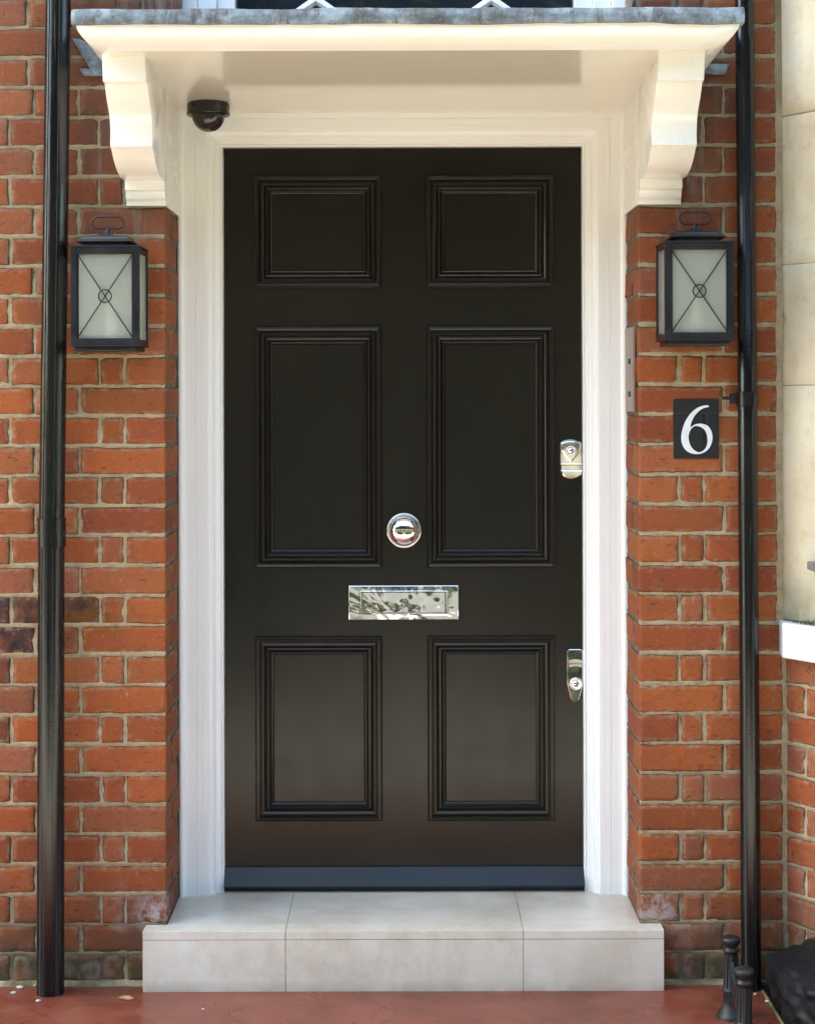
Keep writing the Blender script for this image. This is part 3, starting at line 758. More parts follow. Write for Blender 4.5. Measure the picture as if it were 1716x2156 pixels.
# ------------------------------------------------------------------ doorstep
st = empty('doorstep', (0, -.02, 0), 'low pale limestone doorstep with two joints in front of the black door', 'step')
sxl, sxr = wx(297, -.055), wx(1395, -.055); jx = [sxl, wx(598, -.055), wx(1099, -.055), sxr]
tr = MB(); ri = MB(); ts = .0215
for i in range(3):
    a, b = jx[i]+(.0006 if i else 0), jx[i+1]-(.0006 if i < 2 else 0)
    tr.box(a, b, -.055, .0, STEPZ-ts, STEPZ, .0012)
    aa, bb = max(a, -RX+.001), min(b, RX-.001)
    tr.box(aa, bb, .0, .36, STEPZ-ts, STEPZ, .0)
    ri.box(a, b, -.0545, -.002, -.01, STEPZ-ts-.0012, .0012)
tr.build('tread', STEP, st); ri.build('riser', STEP, st)
co = MB(); co.box(-RX, RX, .0, .36, .0, STEPZ-ts-.001); co.box(jx[0]+.003, jx[3]-.003, -.052, -.003, -.01, STEPZ-.0015); co.build('joint_mortar', MORTAR, st)

# ------------------------------------------------------------------ canopy
can = empty('door_canopy', (0, 0, 2.25), 'white painted porch canopy on scrolled brackets over the door, edged in grey lead', 'canopy')
def soz(Y): return 2.233 + .0500*(.24 - Y)
CL, CR, CF = wx(225, -.41), wx(1497, -.41), -.41
covepf = [(0,0),(.003,.0015),(.010,.0035),(.020,.0070),(.030,.0118),(.040,.0185),(.048,.0265),(.0535,.035),(.0565,.044),(.057,.052)]
cm = MB(); V = []
NS = 26
def cring(d, h):
    out = []
    z = lambda Y: soz(Y)*(1-h/.05) + (2.266)*(h/.05)
    base = lambda Y: (soz(Y) if h < .0001 else soz(Y) + (2.266 - soz(Y))*(h/.052)) + h
    for k in range(7): Y = 0.0 + (CF-d)*k/7; out.append((CL-d, Y, base(Y)))
    for k in range(NS): out.append((CL-d + (CR-CL+2*d)*k/NS, CF-d + 0.0008*nz(k*.7, d*30, 1), base(CF)))
    for k in range(8): Y = (CF-d)*(1-k/7); out.append((CR+d, Y, base(Y)))
    return out
rings = [cring(d, h) for d, h in covepf]; n = len(rings[0])
V = [p for r in rings for p in r]
cm.add(V, [(j*n+i, j*n+i+1, (j+1)*n+i+1, (j+1)*n+i) for j in range(len(rings)-1) for i in range(n-1)], smooth=True)
cm.build('cornice', CREAM, can)
so = MB()
nxs, nys = 30, 14
V = []; 
pb = [(CL, 0.0), (CL, CF), (CR, CF), (CR, 0.0), (.592, 0.0), (.592, .262), (-.592, .262), (-.592, 0.0)]
V = [(x, y, soz(y)) for x, y in pb] + [(x, y, 2.325) for x, y in pb]; n = 8
so.add(V, [(0,1,2,3,4,7), (4,5,6,7), tuple(range(8, 16))] + [(i, (i+1)%n, n+(i+1)%n, n+i) for i in range(n)])
so.build('soffit', SOFFIT, can)
# lead roof with a wavy dressed edge
LL, LR = wx(152, -.475), wx(1570, -.475); LF = -.475
ld = MB(); V = []; NX = 110
def wav(u, s): return nz(u*5, s, 2.2)*.0048 + nz(u*17, s, 7)*.0016
def lring(off, z, s, amp=1.):
    out = []
    for k in range(24): Y = .02 + (LF-off-.02)*k/24; out.append((LL-off, Y, z + wav(Y*1.+9, s)*amp))
    for k in range(NX): x = LL-off + (LR-LL+2*off)*k/NX; out.append((x, LF-off+nz(x*12, s, 3)*.0022, z + wav(x, s)*amp))
    for k in range(25): Y = .02 + (LF-off-.02)*(1-k/24); out.append((LR+off, Y, z + wav(Y-9, s)*amp))
    return out
LB, LT = 2.3125, 2.3485
rs = [lring(-.020, LB+.003, 1.), lring(-.006, LB, 1.), lring(-.0005, LB+.001, 1.), lring(.0, LB+.004, 1.), lring(.0008, (LB+LT)/2, 1.5), lring(-.0005, LT-.003, 4.), lring(-.004, LT, 4.), lring(-.02, LT+.002, 4., .6)]
n = len(rs[0]); V = [p for r in rs for p in r]
ld.add(V, [(j*n+i, j*n+i+1, (j+1)*n+i+1, (j+1)*n+i) for j in range(len(rs)-1) for i in range(n-1)], smooth=True)
ld.add([(LL+.015, LF+.015, LT), (LR-.015, LF+.015, LT), (LR-.015, .03, LT+.05), (LL+.015, .03, LT+.05)], [(0,1,2,3)])
ld.add([(LL+.015, LF+.015, LT), (LL+.015, .03, LT+.05), (LL+.015, .03, LT-.01), (LR-.015, LF+.015, LT), (LR-.015, .03, LT+.05), (LR-.015, .03, LT-.01)], [(0,1,2), (3,4,5)])
tag(ld.build('lead_roof', LEAD, can), 'streaky blue grey lead sheet with a dressed wavy edge')
# scroll brackets
sc_prof = [(.0,2.262),(-.360,2.300),(-.360,2.262),(-.350,2.210),(-.347,2.2075),(-.326,2.2065),(-.322,2.203),(-.312,2.188),(-.296,2.172),(-.278,2.158),(-.263,2.145),(-.254,2.130),(-.249,2.112),(-.2475,2.095),(-.2495,2.078),(-.250,2.0725),(-.245,2.0705),(-.232,2.0640),(-.212,2.0500),(-.190,2.0385),(-.165,2.0290),(-.135,2.0215),(-.105,2.0170),(-.075,2.0165),(-.055,2.0180),(-.040,2.0170),(-.0385,1.9945),(-.030,1.9920),(-.0265,1.9860),(-.0245,1.9745),(-.0175,1.9680),(-.0165,1.9575),(.0,1.9575)]
def bracket(xa, xb):
    bm = bmesh.new(); n = len(sc_prof); pts = sc_prof[:]; pts[0] = (.0, 2.30)
    va = [bm.verts.new((xa, y, z)) for y, z in pts]; vb = [bm.verts.new((xb, y, z)) for y, z in pts]
    bm.faces.new(va); bm.faces.new(vb[::-1])
    for i in range(n): bm.faces.new((va[i], vb[i], vb[(i+1)%n], va[(i+1)%n]))
    bmesh.ops.recalc_face_normals(bm, faces=bm.faces[:])
    ed = [e for e in bm.edges if len(e.link_faces) == 2 and any(len(f.verts) > 4 for f in e.link_faces)]
    bmesh.ops.bevel(bm, geom=ed, offset=.0012, segments=2, profile=.5, affect='EDGES')
    bm.verts.index_update(); m = MB(); m.add([v.co[:] for v in bm.verts], [[v.index for v in f.verts] for f in bm.faces]); bm.free()
    return m
bl = bracket(wx(268, -.01), -.5900).build('bracket', CREAM, can, ang=27)
br_ = bracket(.5925, wx(1434, -.01)).build('bracket', CREAM, can, ang=27)
# lead soakers on the wall beside the canopy
def c1(x, y): return wx(x*.3404, -.006), wz(y*.3404, -.006)
fa = MB(); fa.prism([c1(*p) for p in ((452,228),(500,232),(700,340),(700,462),(522,462),(497,415),(560,418),(545,385))], -.008, -.003, .0008)
fa.build('lead_soaker', LEAD, can)
def c3(x, y): return wx((1600+x*.43706)*.7302, -.006), wz(y*.43706*.7302, -.006)
fb = MB(); fb.prism([c3(*p) for p in ((990,422),(1158,425),(1128,495),(990,490))], -.008, -.003, .0008); fb.build('lead_soaker', LEAD, can)

# ------------------------------------------------------------------ dome camera
dc = (wx(440, .13), .135, soz(.135))
sec = empty('dome_camera', dc, 'small black dome security camera under the canopy, left of the door head', 'security camera')
b_ = MB(); b_.lathe([(.052,.004),(.0545,-.001),(.0555,-.006),(.0555,-.022),(.0565,-.024),(.0565,-.028),(.0545,-.031),(.046,-.0315),(.044,-.028)], dc, 'Z', 48); b_.build('housing', m_black('black_plastic', .22, False, (.004,.004,.004), .1), sec)
d_ = MB(); d_.lathe([(.0435*math.cos(a*PI/2/14), -.029 - .0445*math.sin(a*PI/2/14)) for a in range(15)], dc, 'Z', 40); d_.build('dome', DOME, sec)
e_ = MB(); e_.lathe([(.0001,-.03),(.030,-.03),(.030,-.042),(.018,-.06),(.0001,-.062)], (dc[0]+.008, dc[1]+.0, dc[2]), 'Z', 24)
e_.lathe([(.011,.0),(.011,.012),(.008,.013),(.0001,.0125)], (dc[0]-.002, dc[1]-.02, dc[2]-.046), 'Y', 20); e_.build('lens_unit', STEEL, sec)

# ------------------------------------------------------------------ wall lanterns
def lantern(cx, cyf, zt, zb, wdt, dep, label, roofdx):
    """cx centre of the box, front face at cyf, frame top/bottom heights"""
    root = empty('wall_lantern', (cx, cyf+dep, zb), label, 'lantern', 'lanterns on the brick piers')
    x0, x1, y0, y1 = cx-wdt/2, cx+wdt/2, cyf, cyf+dep
    f = MB(); t = .0155; d = .016
    for (xa, xb) in ((x0, x0+t), (x1-t, x1)):
        f.box(xa, xb, y0, y0+d, zb, zt, .0012)                    # front posts
        f.box(xa if xa == x0 else xb-.012, (xa+.012) if xa == x0 else xb, y1-.010, y1, zb+.001, zt-.001, .001)
    f.box(x0+t, x1-t, y0+.0005, y0+d, zt-.0175, zt, .001); f.box(x0+t, x1-t, y0+.0005, y0+d, zb, zb+.0165, .001)
    for xa in (x0+.0005, x1-.0095):
        f.box(xa, xa+.009, y0+d, y1-.010, zt-.014, zt-.0005, .001); f.box(xa, xa+.009, y0+d, y1-.010, zb+.0005, zb+.014, .001)
    f.box(x0-.002, x1+.002, y0-.002, y1+.0, zt, zt+.0035, .001)    # top plate
    f.box(x0-.002, x1+.002, y0-.002, y1+.0, zb-.0035, zb, .001)
    f.box(x0+.008, x1-.008, y0+.008, y1-.002, zb-.0150, zb-.0035, .002)   # stepped base
    # thin inner glazing lip
    f.box(x0+t, x0+t+.003, y0+.003, y0+d, zb+.0165, zt-.0175, .0005); f.box(x1-t-.003, x1-t, y0+.003, y0+d, zb+.0165, zt-.0175, .0005)
    f.build('frame', LANT, root)
    bp = MB(); bp.box(x0+.004, x1-.004, y1-.004, y1+.014, zb+.004, zt-.004, .001); bp.build('backplate', m_lback, root)
    g = MB(); g.box(x0+t-.002, x1-t+.002, y0+.009, y0+.0115, zb+.012, zt-.012); g.build('glass_pane', GLASS, root)
    for xa in (x0+.0040, x1-.0065):
        g = MB(); g.box(xa, xa+.0025, y0+d-.002, y1-.008, zb+.008, zt-.008); g.build('glass_pane', GLASS, root)
    br = MB(); ya = y0+.0045; gx0, gx1, gz0, gz1 = x0+t+.001, x1-t-.001, zb+.0175, zt-.0185
    br.tube([(gx0, ya, gz0), (gx1, ya, gz1)], .0016, 8).tube([(gx0, ya-.0002, gz1), (gx1, ya-.0002, gz0)], .0016, 8)
    mx, mz = (gx0+gx1)/2, (gz0+gz1)/2
    br.tube([(mx+.0155*math.cos(a*PI/16), ya-.001, mz+.0155*math.sin(a*PI/16)) for a in range(32)], .0017, 8, closed=True)
    br.build('cross_brace', LANT, root)
    rf = MB(); rx, ry = cx+roofdx, cyf+dep*.48
    # collar, flared roof, finial stem
    rf.box(rx-.048, rx+.048, ry-.045, ry+.045, zt+.0035, zt+.013, .001)
    hw, hd, z_ = .066, .055, zt+.013
    lv = [(hw, hd, z_), (hw+.0012, hd+.001, z_+.0018), (hw-.005, hd-.005, z_+.0075), (hw-.011, hd-.010, z_+.0150), (hw-.016, hd-.014, z_+.0168), (.018, .016, z_+.0200), (.0115, .0115, z_+.0245), (.006,.006, z_+.0260)]
    V = []; 
    for (a, b, z) in lv: V += [(rx-a, ry-b, z), (rx+a, ry-b, z), (rx+a, ry+b, z), (rx-a, ry+b, z)]
    F = [(3,2,1,0)] + [(j*4+i, j*4+(i+1)%4, (j+1)*4+(i+1)%4, (j+1)*4+i) for j in range(len(lv)-1) for i in range(4)]
    rf.add(V, F); rf.tube([(rx, ry, z_+.018), (rx, ry, z_+.038)], [.0062, .0045], 12); rf.build('roof', LANT, root)
    hn = MB(); hz = z_+.052; lw, lh = .038, .0145; pts = []
    for k in range(9): a = -PI/2+PI*k/8; pts.append((rx+lw-lh+lh*math.cos(a)*1.0, ry, hz+lh*math.sin(a)))
    for k in range(9): a = PI/2+PI*k/8; pts.append((rx-lw+lh+lh*math.cos(a), ry, hz+lh*math.sin(a)))
    hn.tube(pts, .0024, 10, closed=True); hn.build('carrying_loop', LANT, root)
    ca = MB(); ca.lathe([(.0001,0),(.022,0),(.022,.006),(.013,.008),(.013,.070),(.012,.072),(.0001,.072)], (cx+.004, (y0+y1)/2, zb+.001), 'Z', 24); ca.build('candle_tube', m_cand, root)
    bu = MB(); bu.lathe([(.006,.072),(.0125,.082),(.0165,.094),(.0155,.106),(.010,.120),(.004,.130),(.0001,.132)], (cx+.004, (y0+y1)/2, zb+.001), 'Z', 24); bu.build('bulb', m_bulb, root)
    return root
m_lback = m_simple('lantern_back', (.30,.31,.28), (.26,.27,.25), 10, .6)
m_cand = m_simple('white_candle_sleeve', (.85,.85,.82), (.8,.8,.76), 10, .4)
m_bulb = m_simple('unlit_bulb', (.80,.78,.55), (.78,.74,.5), 10, .15)
lf = -.168
l_x0, l_x1 = wx(148.7, lf), wx(293.5, lf)
lantern((l_x0+l_x1)/2, lf, wz(517, lf), wz(724, lf), l_x1-l_x0, .147, 'black metal lantern with frosted glass on the left brick pier, beside the thick drainpipe', -.004)
r_x0, r_x1 = wx(1401, lf), wx(1547, lf)
lantern((r_x0+r_x1)/2, lf, wz(511, lf), wz(715, lf), r_x1-r_x0, .147, 'black metal lantern with frosted glass on the right pier, above the number 6', .001)

# ------------------------------------------------------------------ drainpipes
def pipe(name, label, segs, Y, rings, wallends):
    root = empty('drainpipe', (segs[-1][0], Y, 0), label, 'drainpipe', 'drainpipes either side of the door')
    pts = segs; p = MB()
    cl = []
    for (X, z, r) in pts: cl.append(((X, Y, z), r))
    p.tube([c[0] for c in cl], [c[1] for c in cl], 40)
    for a_, rr_ in ((R(-122), .0019), (R(-72), .0014)):
        p.tube([(c[0][0]+(c[1]-.0002)*math.cos(a_), c[0][1]+(c[1]-.0002)*math.sin(a_), c[0][2]) for c in cl], rr_, 6)
    p.build('pipe', PIPE, root)
    for (X, z0, z1, r, lip) in rings:
        q = MB(); q.lathe([(r-.003, z0), (r, z0+.001), (r, z1-.006), (r+lip, z1-.005), (r+lip, z1-.001), (r+lip-.002, z1), (r-.006, z1)], (X, Y, 0), 'Z', 40); q.build('socket', PIPE, root, ang=30)
    return root
YL = -.056
zc = wz(1090, YL-.03)
lpz = [(-.8300, 3.9, .0305), (-.8455, 2.75, .0308), (-.8505, 2.46, .0310), (-.8700, zc, .0320), (-.8703, zc-.03, .0330), (-.8712, wz(1150, YL), .0326), (-.8730, .80, .0330), (-.8765, .0, .0342)]
pL = pipe('drainpipe', 'thick black painted drainpipe left of the door, leaning slightly and running down to the tiles', lpz, YL, [(-.8700, wz(1150, YL), zc, .0348, .0012)], None)
fx = MB(); fx.box(-.885, -.80, -.02, .0, 2.9, 2.93, .003); fx.build('fixing', IRON, pL)
YR = -.040
zr = wz(833, YR)
rp = [(.8530, 3.9, .0232), (.8545, 2.46, .0234), (.8590, wz(690, YR), .0236), (.8592, wz(692, YR), .0246), (.8600, 1.2, .0244), (.8650, .0, .0252)]
pR = pipe('drainpipe', 'slimmer black painted drainpipe right of the door, beside the stone bay', rp, YR, [(.8592, zr-.030, zr+.008, .0272, .001)], None)
lg = MB(); lg.box(.800, .838, YR+.010, YR+.022, zr-.012, zr-.004, .001); lg.box(.822, .86, YR+.008, -.002, zr-.022, zr+.004, .002); lg.build('fixing', IRON, pR)

# ------------------------------------------------------------------ house number painted on the brick
nx0, nx1, nz1_, nz0_ = wx(1418, -.003), wx(1513, -.003), wz(842, -.003), wz(967, -.003)
hn = empty('house_number', ((nx0+nx1)/2, -.003, nz0_), 'black painted square with a white number 6 on the bricks below the right lantern', 'house number')
g = MB(); N, M = 60, 80; V = []
vjx = [RX-.002 + .2195 - JT/2]
def relief(x, z):
    k = round((z - Z0)/P); d = abs(z - (Z0+k*P) - nz(x*20, k, 1)*.0012)
    h = 0.0
    h += .0022*max(0, 1 - d/.0055)
    row = math.floor((z-Z0)/P)
    jx_ = RX + (.2195 if (row+1) % 2 == 0 else .1695)
    h += .0020*max(0, 1 - abs(x-jx_+JT/2)/.005)
    return -.0046 + h + nz(x*60, z*60, 3)*.0004
for j in range(M+1):
    for i in range(N+1):
        x = nx0+(nx1-nx0)*i/N; z = nz0_+(nz1_-nz0_)*j/M; V.append((x, relief(x, z), z))
g.add(V, [(j*(N+1)+i, j*(N+1)+i+1, (j+1)*(N+1)+i+1, (j+1)*(N+1)+i) for j in range(M) for i in range(N)], smooth=True)
# edges down to the brick
for a, b in (((0, 0), (1, 0)), ((0, 1), (1, 1)), ((0, 0), (0, 1)), ((1, 0), (1, 1))):
    xa, xb = nx0+(nx1-nx0)*a[0], nx0+(nx1-nx0)*b[0]; za, zb_ = nz0_+(nz1_-nz0_)*a[1], nz0_+(nz1_-nz0_)*b[1]
    g.add([(xa, relief(xa, za), za), (xb, relief(xb, zb_), zb_), (xb, .002, zb_), (xa, .002, za)], [(0,1,2,3)])
g.build('painted_square', m_number_black(), hn)
def c6(x, y): return wx((1780+x*.3942)*.7302, -.006), wz((550+y*.3942)*.7302, -.006)
outer = [(670,1573),(620,1577),(570,1600),(520,1650),(485,1715),(466,1790),(468,1850),(490,1895),(525,1922),(570,1934),(620,1928),(665,1900),(690,1855),(697,1810),(690,1765),(665,1725),(630,1710),(590,1708),(556,1719),(530,1742),(540,1700),(563,1652),(598,1613),(635,1593),(670,1588)]
holep = [(582,1724),(560,1728),(537,1748),(521,1785),(520,1825),(533,1870),(558,1902),(590,1920),(618,1914),(645,1892),(659,1855),(660,1810),(648,1766),(620,1736)]
cu_ = bpy.data.curves.new('numeral', 'CURVE'); cu_.dimensions = '2D'; cu_.fill_mode = 'BOTH'; cu_.extrude = .0004
def smooth_pts(pp, it=2, closed=True, sharp=()):
    for _ in range(it):
        q = []
        for i in range(len(pp)):
            a, b = pp[i], pp[(i+1) % len(pp)]
            q += [(a[0]*.75+b[0]*.25, a[1]*.75+b[1]*.25), (a[0]*.25+b[0]*.75, a[1]*.25+b[1]*.75)]
        pp = q
    return pp
for pp in (smooth_pts(outer), smooth_pts(holep)):
    pp = [c6(*p) for p in pp]; s = cu_.splines.new('POLY'); s.points.add(len(pp)-1); s.use_cyclic_u = True
    for i, (x, z) in enumerate(pp): s.points[i].co = (x, z, 0, 1)
ob = bpy.data.objects.new('numeral', cu_); sc.collection.objects.link(ob)
me = bpy.data.meshes.new_from_object(ob.evaluated_get(bpy.context.evaluated_depsgraph_get())); bpy.data.objects.remove(ob)
me.transform(mathutils.Matrix.Rotation(R(90), 4, 'X')); me.transform(mathutils.Matrix.Translation(Vector((0, -.0054, 0)) - Vector(hn.location)))
me.materials.append(m_simple('white_number_paint', (.80,.82,.84), (.68,.70,.74), 60, .5)); no = bpy.data.objects.new('numeral', me); sc.collection.objects.link(no); no.parent = hn

# ------------------------------------------------------------------ entry panel on the right reveal
ez0, ez1 = 1.437, 1.653
ep = empty('entry_panel', (RX-.004, .11, ez0), 'narrow steel entry plate with slots on the brick reveal right of the door', 'entry panel')
e = MB(); e.box(.5850, .5912, .040, .190, ez0, ez1, .001); e.build('plate', m_simple('steel_brick_reflection', (.42,.31,.25), (.33,.24,.19), 40, .4, .1, .001, metal=.5), ep)  # pink reflection of the bricks put into the plate's base colour
e = MB(); e.box(.5842, .5856, .085, .125, ez0+.038, ez0+.052, .0004).build('slot', DARK, ep)
e = MB(); e.box(.5842, .5856, .085, .125, ez0+.122, ez0+.136, .0004)
e.build('slot', DARK, ep)

# ------------------------------------------------------------------ ground
gr = MB(); 
tl = MB(); NXg, NYg = 60, 40
V = []
for j in range(NYg+1):
    for i in range(NXg+1):
        x = -3.5 + (.885+3.5)*i/NXg; y = -1.25 + 1.31*j/NYg
        V.append((x, y, .0008*nz(x*3, y*3, 1)))
tl.add(V, [(j*(NXg+1)+i, j*(NXg+1)+i+1, (j+1)*(NXg+1)+i+1, (j+1)*(NXg+1)+i) for j in range(NYg) for i in range(NXg)], smooth=True)
tag(tl.build('path', TILE), kind='structure')
kb_ = MB(); 
for i in range(6): kb_.box(.886, .893, -.05-.22*i-.216, -.05-.22*i, -.03, .002, .002)
tag(kb_.build('kerb', MORTAR), kind='structure')
PAVE = m_simple('pale_paving', (.46,.43,.37), (.38,.35,.29), 3, .85)
g2 = MB(); g2.add([(.89, -1.25, -.012), (6, -1.25, -.012), (6, .1, -.012), (.89, .1, -.012)], [(0,1,2,3)]); tag(g2.build('basement_paving', m_simple('dark_wet_asphalt', (.012,.012,.012), (.02,.018,.016), 20, .6)), kind='structure')
g3 = MB(); g3.add([(-40, -3.7, -.01), (40, -3.7, -.01), (40, -1.25, -.01), (-40, -1.25, -.01)], [(0,1,2,3)]); tag(g3.build('pavement', PAVE), kind='structure')
g5 = MB(); g5.add([(-40, -10, -.015), (40, -10, -.015), (40, -3.7, -.015), (-40, -3.7, -.015)], [(0,1,2,3)]); tag(g5.build('road', m_simple('road_tarmac', (.05,.05,.048), (.075,.07,.06), .9)), kind='structure')
g4 = MB(); g4.add([(-300, -300, -.12), (300, -300, -.12), (300, 300, -.12), (-300, 300, -.12)], [(0,1,2,3)]); tag(g4.build('ground', m_simple('asphalt', (.06,.058,.055), (.045,.045,.045), 2, .9)), kind='structure')

# ------------------------------------------------------------------ boot scraper
bs = empty('boot_scraper', (.770, -.33, 0), 'black cast iron boot scraper with two fluted posts by the right drainpipe', 'boot scraper')
def post(x, y, dz=0):
    m = MB(); m.lathe([(.034,0),(.034,.006),(.030,.010),(.024,.022),(.0195,.030),(.0190,.036),(.0190,.060),(.0225,.062),(.0225,.0675),(.0180,.070),(.0165,.072),(.0150,.150),(.0155,.155),(.0190,.157),(.0190,.162),(.0145,.1655),(.0150,.170),(.0205,.1745),(.0225,.183),(.0225,.187),(.0205,.190),(.015,.1925),(.0001,.1945)], (x, y, dz), 'Z', 24)
    # flutes
    for k in range(8):
        a = 2*PI*k/8; m.tube([(x+.0160*math.cos(a), y+.0160*math.sin(a), dz+.074), (x+.0148*math.cos(a), y+.0148*math.sin(a), dz+.150)], .0028, 6)
    m.build('post', IRON, bs)
post(.777, -.235, .0); post(.763, -.46, .0)
bl_ = MB(); bl_.box(.766, .774, -.445, -.25, .055, .066, .001)
V = []; 
for k in range(13):
    t = k/12; y = -.25 - .195*t; x = .776 - .012*t; dip = .055*math.sin(PI*t)
    V += [(x-.004, y, .060), (x+.004, y, .060), (x+.004, y, .138-dip), (x-.004, y, .138-dip)]
bl_.add(V, [(4*k+a, 4*k+b, 4*k+4+b, 4*k+4+a) for k in range(12) for a, b in ((0,1),(1,2),(2,3),(3,0))]); bl_.build('blade', IRON, bs)

# ------------------------------------------------------------------ black sacks against the bay
SACK = m_simple('black_polythene', (.010,.011,.013), (.010,.011,.012), 12, .42, .3, .004, spec=.18)
def sack(cx, cy, rx, ry, h, seed, label, tie=False):
    bm = bmesh.new(); bmesh.ops.create_icosphere(bm, subdivisions=5, radius=1)
    for v in bm.verts:
        p = v.co.copy(); z = p.z
        f = 1 + .18*nz(p.x*1.6+seed, p.y*1.6, p.z*1.6) + .16*abs(nz(p.x*3.2+seed, p.y*3.2, p.z*3.2)) + .09*abs(nz(p.x*7, p.y*7+seed, p.z*7)) + .04*abs(nz(p.x*15, p.y*15+seed, p.z*15))
        zz = (p.z*f)
        zz = max(-.55, zz)
        q = 1.0 if zz > -.3 else 1.0
        v.co = Vector((cx + rx*p.x*f, cy + ry*p.y*f, (zz+.55)/1.55*h))
    bm.verts.index_update(); m = MB(); m.add([v.co[:] for v in bm.verts], [[v.index for v in f.verts] for f in bm.faces], smooth=True); bm.free()
    o = m.build('refuse_sack', SACK); tag(o, label, 'sack', 'black sacks against the bay'); return o
sack(1.035, -.24, .150, .22, .155, 3.3, 'slumped black plastic sack on the ground right of the right drainpipe')
sack(1.26, -.55, .19, .20, .24, 8.1, 'second black plastic sack, cut off by the right edge below the white sill')
ft = MB()
for (xa, xb) in ((LEFT_END, sxl+.001), (sxr-.001, .886)):
    ft = MB()
    n = int((xb-xa)/.012); V = []
    for i in range(n+1):
        x = xa+(xb-xa)*i/n; V += [(x, .004, .013+.004*nz(x*20, 1, 1)), (x, -.004+.002*nz(x*30, 2, 1), .009+.003*nz(x*25, 3, 1)), (x, -.013+.004*nz(x*22, 4, 4), .0)]
    ft.add(V, [(3*i+a, 3*i+a+1, 3*i+a+4, 3*i+a+3) for i in range(n) for a in (0, 1)], smooth=True)
    ft.build('mortar_fillet', MORTAR, house)
# metal stay catch on the stone
hx = MB(); q = Vector((.958, -.016)) + dirv*.115
hx.prism([(wx(1702,-.12), wz(1186,-.12)), (wx(1740,-.12), wz(1184,-.12)), (wx(1740,-.12), wz(1215,-.12)), (wx(1714,-.12), wz(1207,-.12)), (wx(1712,-.12), wz(1203,-.12)), (wx(1702,-.12), wz(1202,-.12))], -.145, -.10, .001)
tag(hx.build('metal_bracket', m_simple('weathered_zinc', (.25,.24,.23), (.15,.14,.13), 40, .6)), 'small grey metal bracket let into the buff stone at the right edge', 'bracket')
# fallen leaf and flakes on the tiles
lfm = MB(); X, Y = wx(262, -.10), -.105
lfm.add([(X-.022, Y+.004, .003), (X-.008, Y+.010, .006), (X+.008, Y+.004, .008), (X+.022, Y-.006, .003), (X+.004, Y-.008, .002), (X-.010, Y-.004, .003)], [(0,1,5),(1,2,4,5),(2,3,4)])
tag(lfm.build('dry_leaf', m_simple('dry_leaf', (.30,.19,.09), (.22,.13,.06), 60)), 'small curled brown leaf on the red tiles between drainpipe and step', 'leaf')
FL = m_simple('pale_flake', (.55,.53,.46), (.42,.38,.31), 60)
def flake(x, y, r, label):
    m = MB(); n = 7; base = []
    for k in range(n):
        a = 2*PI*k/n; rr = r*random.uniform(.6, 1.1); base.append((x+rr*1.3*math.cos(a), y+rr*math.sin(a), .0015))
    m.add(base + [(p[0]*.8+x*.2, p[1]*.8+y*.2, .0045) for p in base], [tuple(range(n, 2*n))] + [(i, (i+1)%n, n+(i+1)%n, n+i) for i in range(n)])
    o = m.build('paint_flake', FL); tag(o, label, 'flake', 'pale flakes on the red tiles')
for (px, py, r, lb) in ((38, 2079, .0085, 'largest white flake on the tiles left of the thick drainpipe'), (25, 2091, .0065, 'white flake nearest the left edge on the red tiles'), (77, 2108, .0060, 'cream flake on the tiles just in front of the thick drainpipe'), (424, 2127, .0035, 'tiny white flake on the tiles in front of the step'), (70, 2076, .0035, 'tiny flake against the wall foot behind the thick drainpipe'), (1587, 2083+15, .0045, 'cream flake at the foot of the boot scraper'), (1612, 2113, .0050, 'bright white flake on the tiles beside the kerb at the right')):
    Z = FD*EYE/(py-PY0); flake((px-PX0)/FD*Z, Z-CAMD, r, lb)

# ------------------------------------------------------------------ the other side of the street (seen only in the chrome and gloss)
op = empty('terraced_house', (0, -17, 0), 'sunlit red and cream terrace across the street', 'house')
ow = MB(); ow.box(-26, 26, -22, -17, -.1, 9.5); ow.build('wall', m_facade('opposite_brick', (.36,.14,.07), (.42,.19,.10), (.4,.33,.24)), op)
oc = MB(); oc.box(-26, 26, -16.98, -16.6, -.1, 3.4); oc.build('stucco_storey', m_simple('cream_stucco', (.70,.62,.48), (.62,.54,.40), 2), op)
for i in range(-6, 7):
    for (za, zb_) in ((.9, 2.8), (4.2, 6.2), (7., 8.6)):
        y = -16.58 if za < 3 else -16.98
        f_ = MB(); f_.box(i*3.6-.7, i*3.6+.7, y, y+.10, za-.1, zb_+.1); f_ = f_.build('window', WHITE, op)
        p_ = MB(); p_.box(i*3.6-.6, i*3.6+.6, y+.10, y+.11, za, zb_); p_.build('pane', DGLASS, f_)
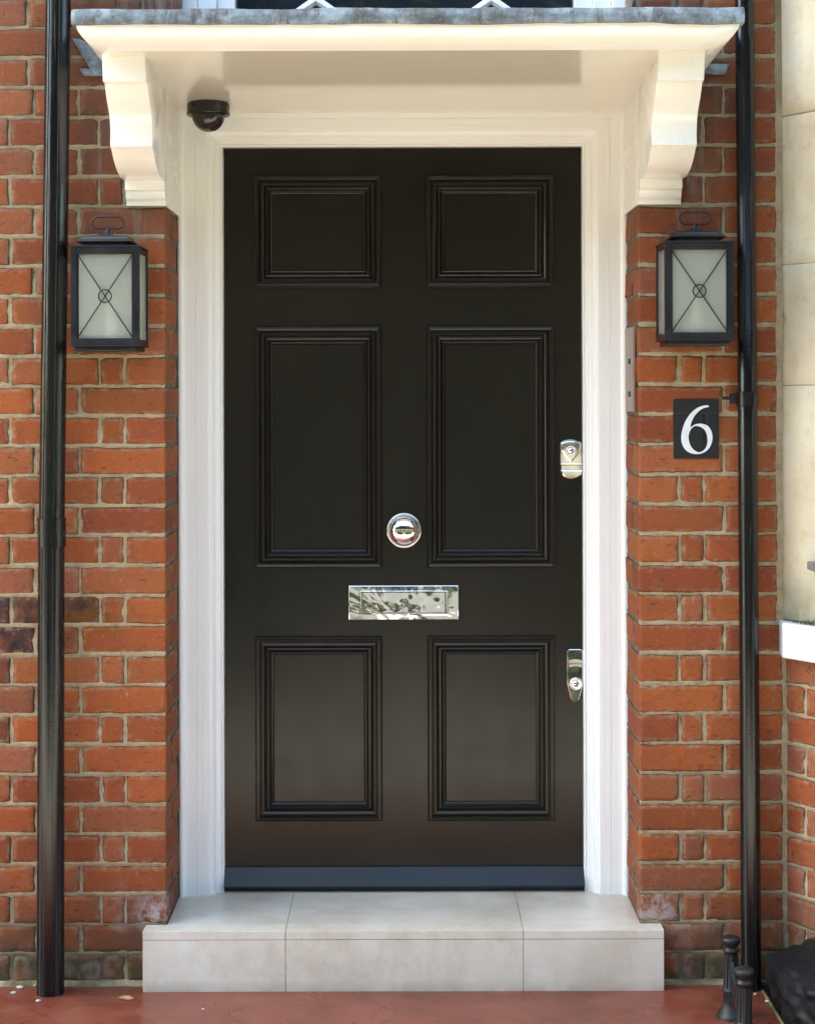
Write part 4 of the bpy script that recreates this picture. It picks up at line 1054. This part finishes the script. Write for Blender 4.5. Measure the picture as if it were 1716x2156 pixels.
def tree(x, y, h, s):
    root = empty('street_tree', (x, y, -.1), 'leafy street tree across the road', 'tree', 'street trees')
    t = MB(); t.tube([(x, y, -.1), (x+.1, y, h*.45), (x-.1, y+.1, h*.8)], [.22, .16, .05], 10); t.build('trunk', m_bark, root)
    c = MB(); rn = random.Random(s)
    for _ in range(3200):
        a, b = rn.uniform(0, 6.28), rn.uniform(-1, 1); rr = (rn.random()**.4)*h*.34*(1+.3*nz(a, b, s))
        p = Vector((x+rr*math.cos(a)*math.sqrt(1-b*b), y+rr*math.sin(a)*math.sqrt(1-b*b), h*.68+rr*b)); q = .3
        c.add([p+Vector((rn.uniform(-q,q), rn.uniform(-q,q), rn.uniform(-q,q))) for _ in range(3)], [(0,1,2)])
    c.build('crown', m_leaf, root, recalc=False)
m_bark = m_simple('bark', (.12,.10,.07), (.08,.06,.045), 8); m_leaf = m_simple('leaves', (.035,.048,.020), (.065,.070,.030), 3)
for i, (x, y) in enumerate(((-12.5, -11.5), (-7.8, -12.5), (-3.6, -11.6), (.6, -12.6), (4.6, -11.8), (9.2, -12.4), (13.5, -11.6))): tree(x, y, 7.5, i)

hb = MB(); rn = random.Random(5)
for _ in range(14000):
    p = Vector((rn.uniform(-14, 14), -9.6 + rn.uniform(-.45, .45), rn.uniform(-.1, 2.1))); q = .13
    hb.add([p+Vector((rn.uniform(-q,q), rn.uniform(-q,q), rn.uniform(-q,q))) for _ in range(3)], [(0,1,2)])
tag(hb.build('garden_hedge', m_leaf, recalc=False), 'clipped green hedge across the street', 'hedge')

m_box = m_simple('added_hedge_leaves', (.020,.030,.012), (.035,.042,.018), 5)
def added_box_hedge(xa, xb, lab, s):  # unseen hedge, added to darken lock reflections and narrow the pipe highlights
    hb = MB(); rn = random.Random(s)
    for _ in range(15000):
        p = Vector((rn.uniform(xa, xb), rn.uniform(-5.4, -2.9), rn.uniform(0, .62))); q = .05
        hb.add([p+Vector((rn.uniform(-q,q), rn.uniform(-q,q), rn.uniform(-q,q))) for _ in range(3)], [(0,1,2)])
    tag(hb.build('added_box_hedge', m_box, recalc=False), lab, 'hedge', 'unseen low hedges added to darken reflections')
added_box_hedge(.55, 2.6, 'unseen dark box hedge added on the right to darken reflections', 11)
added_box_hedge(-2.6, -.75, 'unseen dark box hedge added on the left to darken reflections', 12)
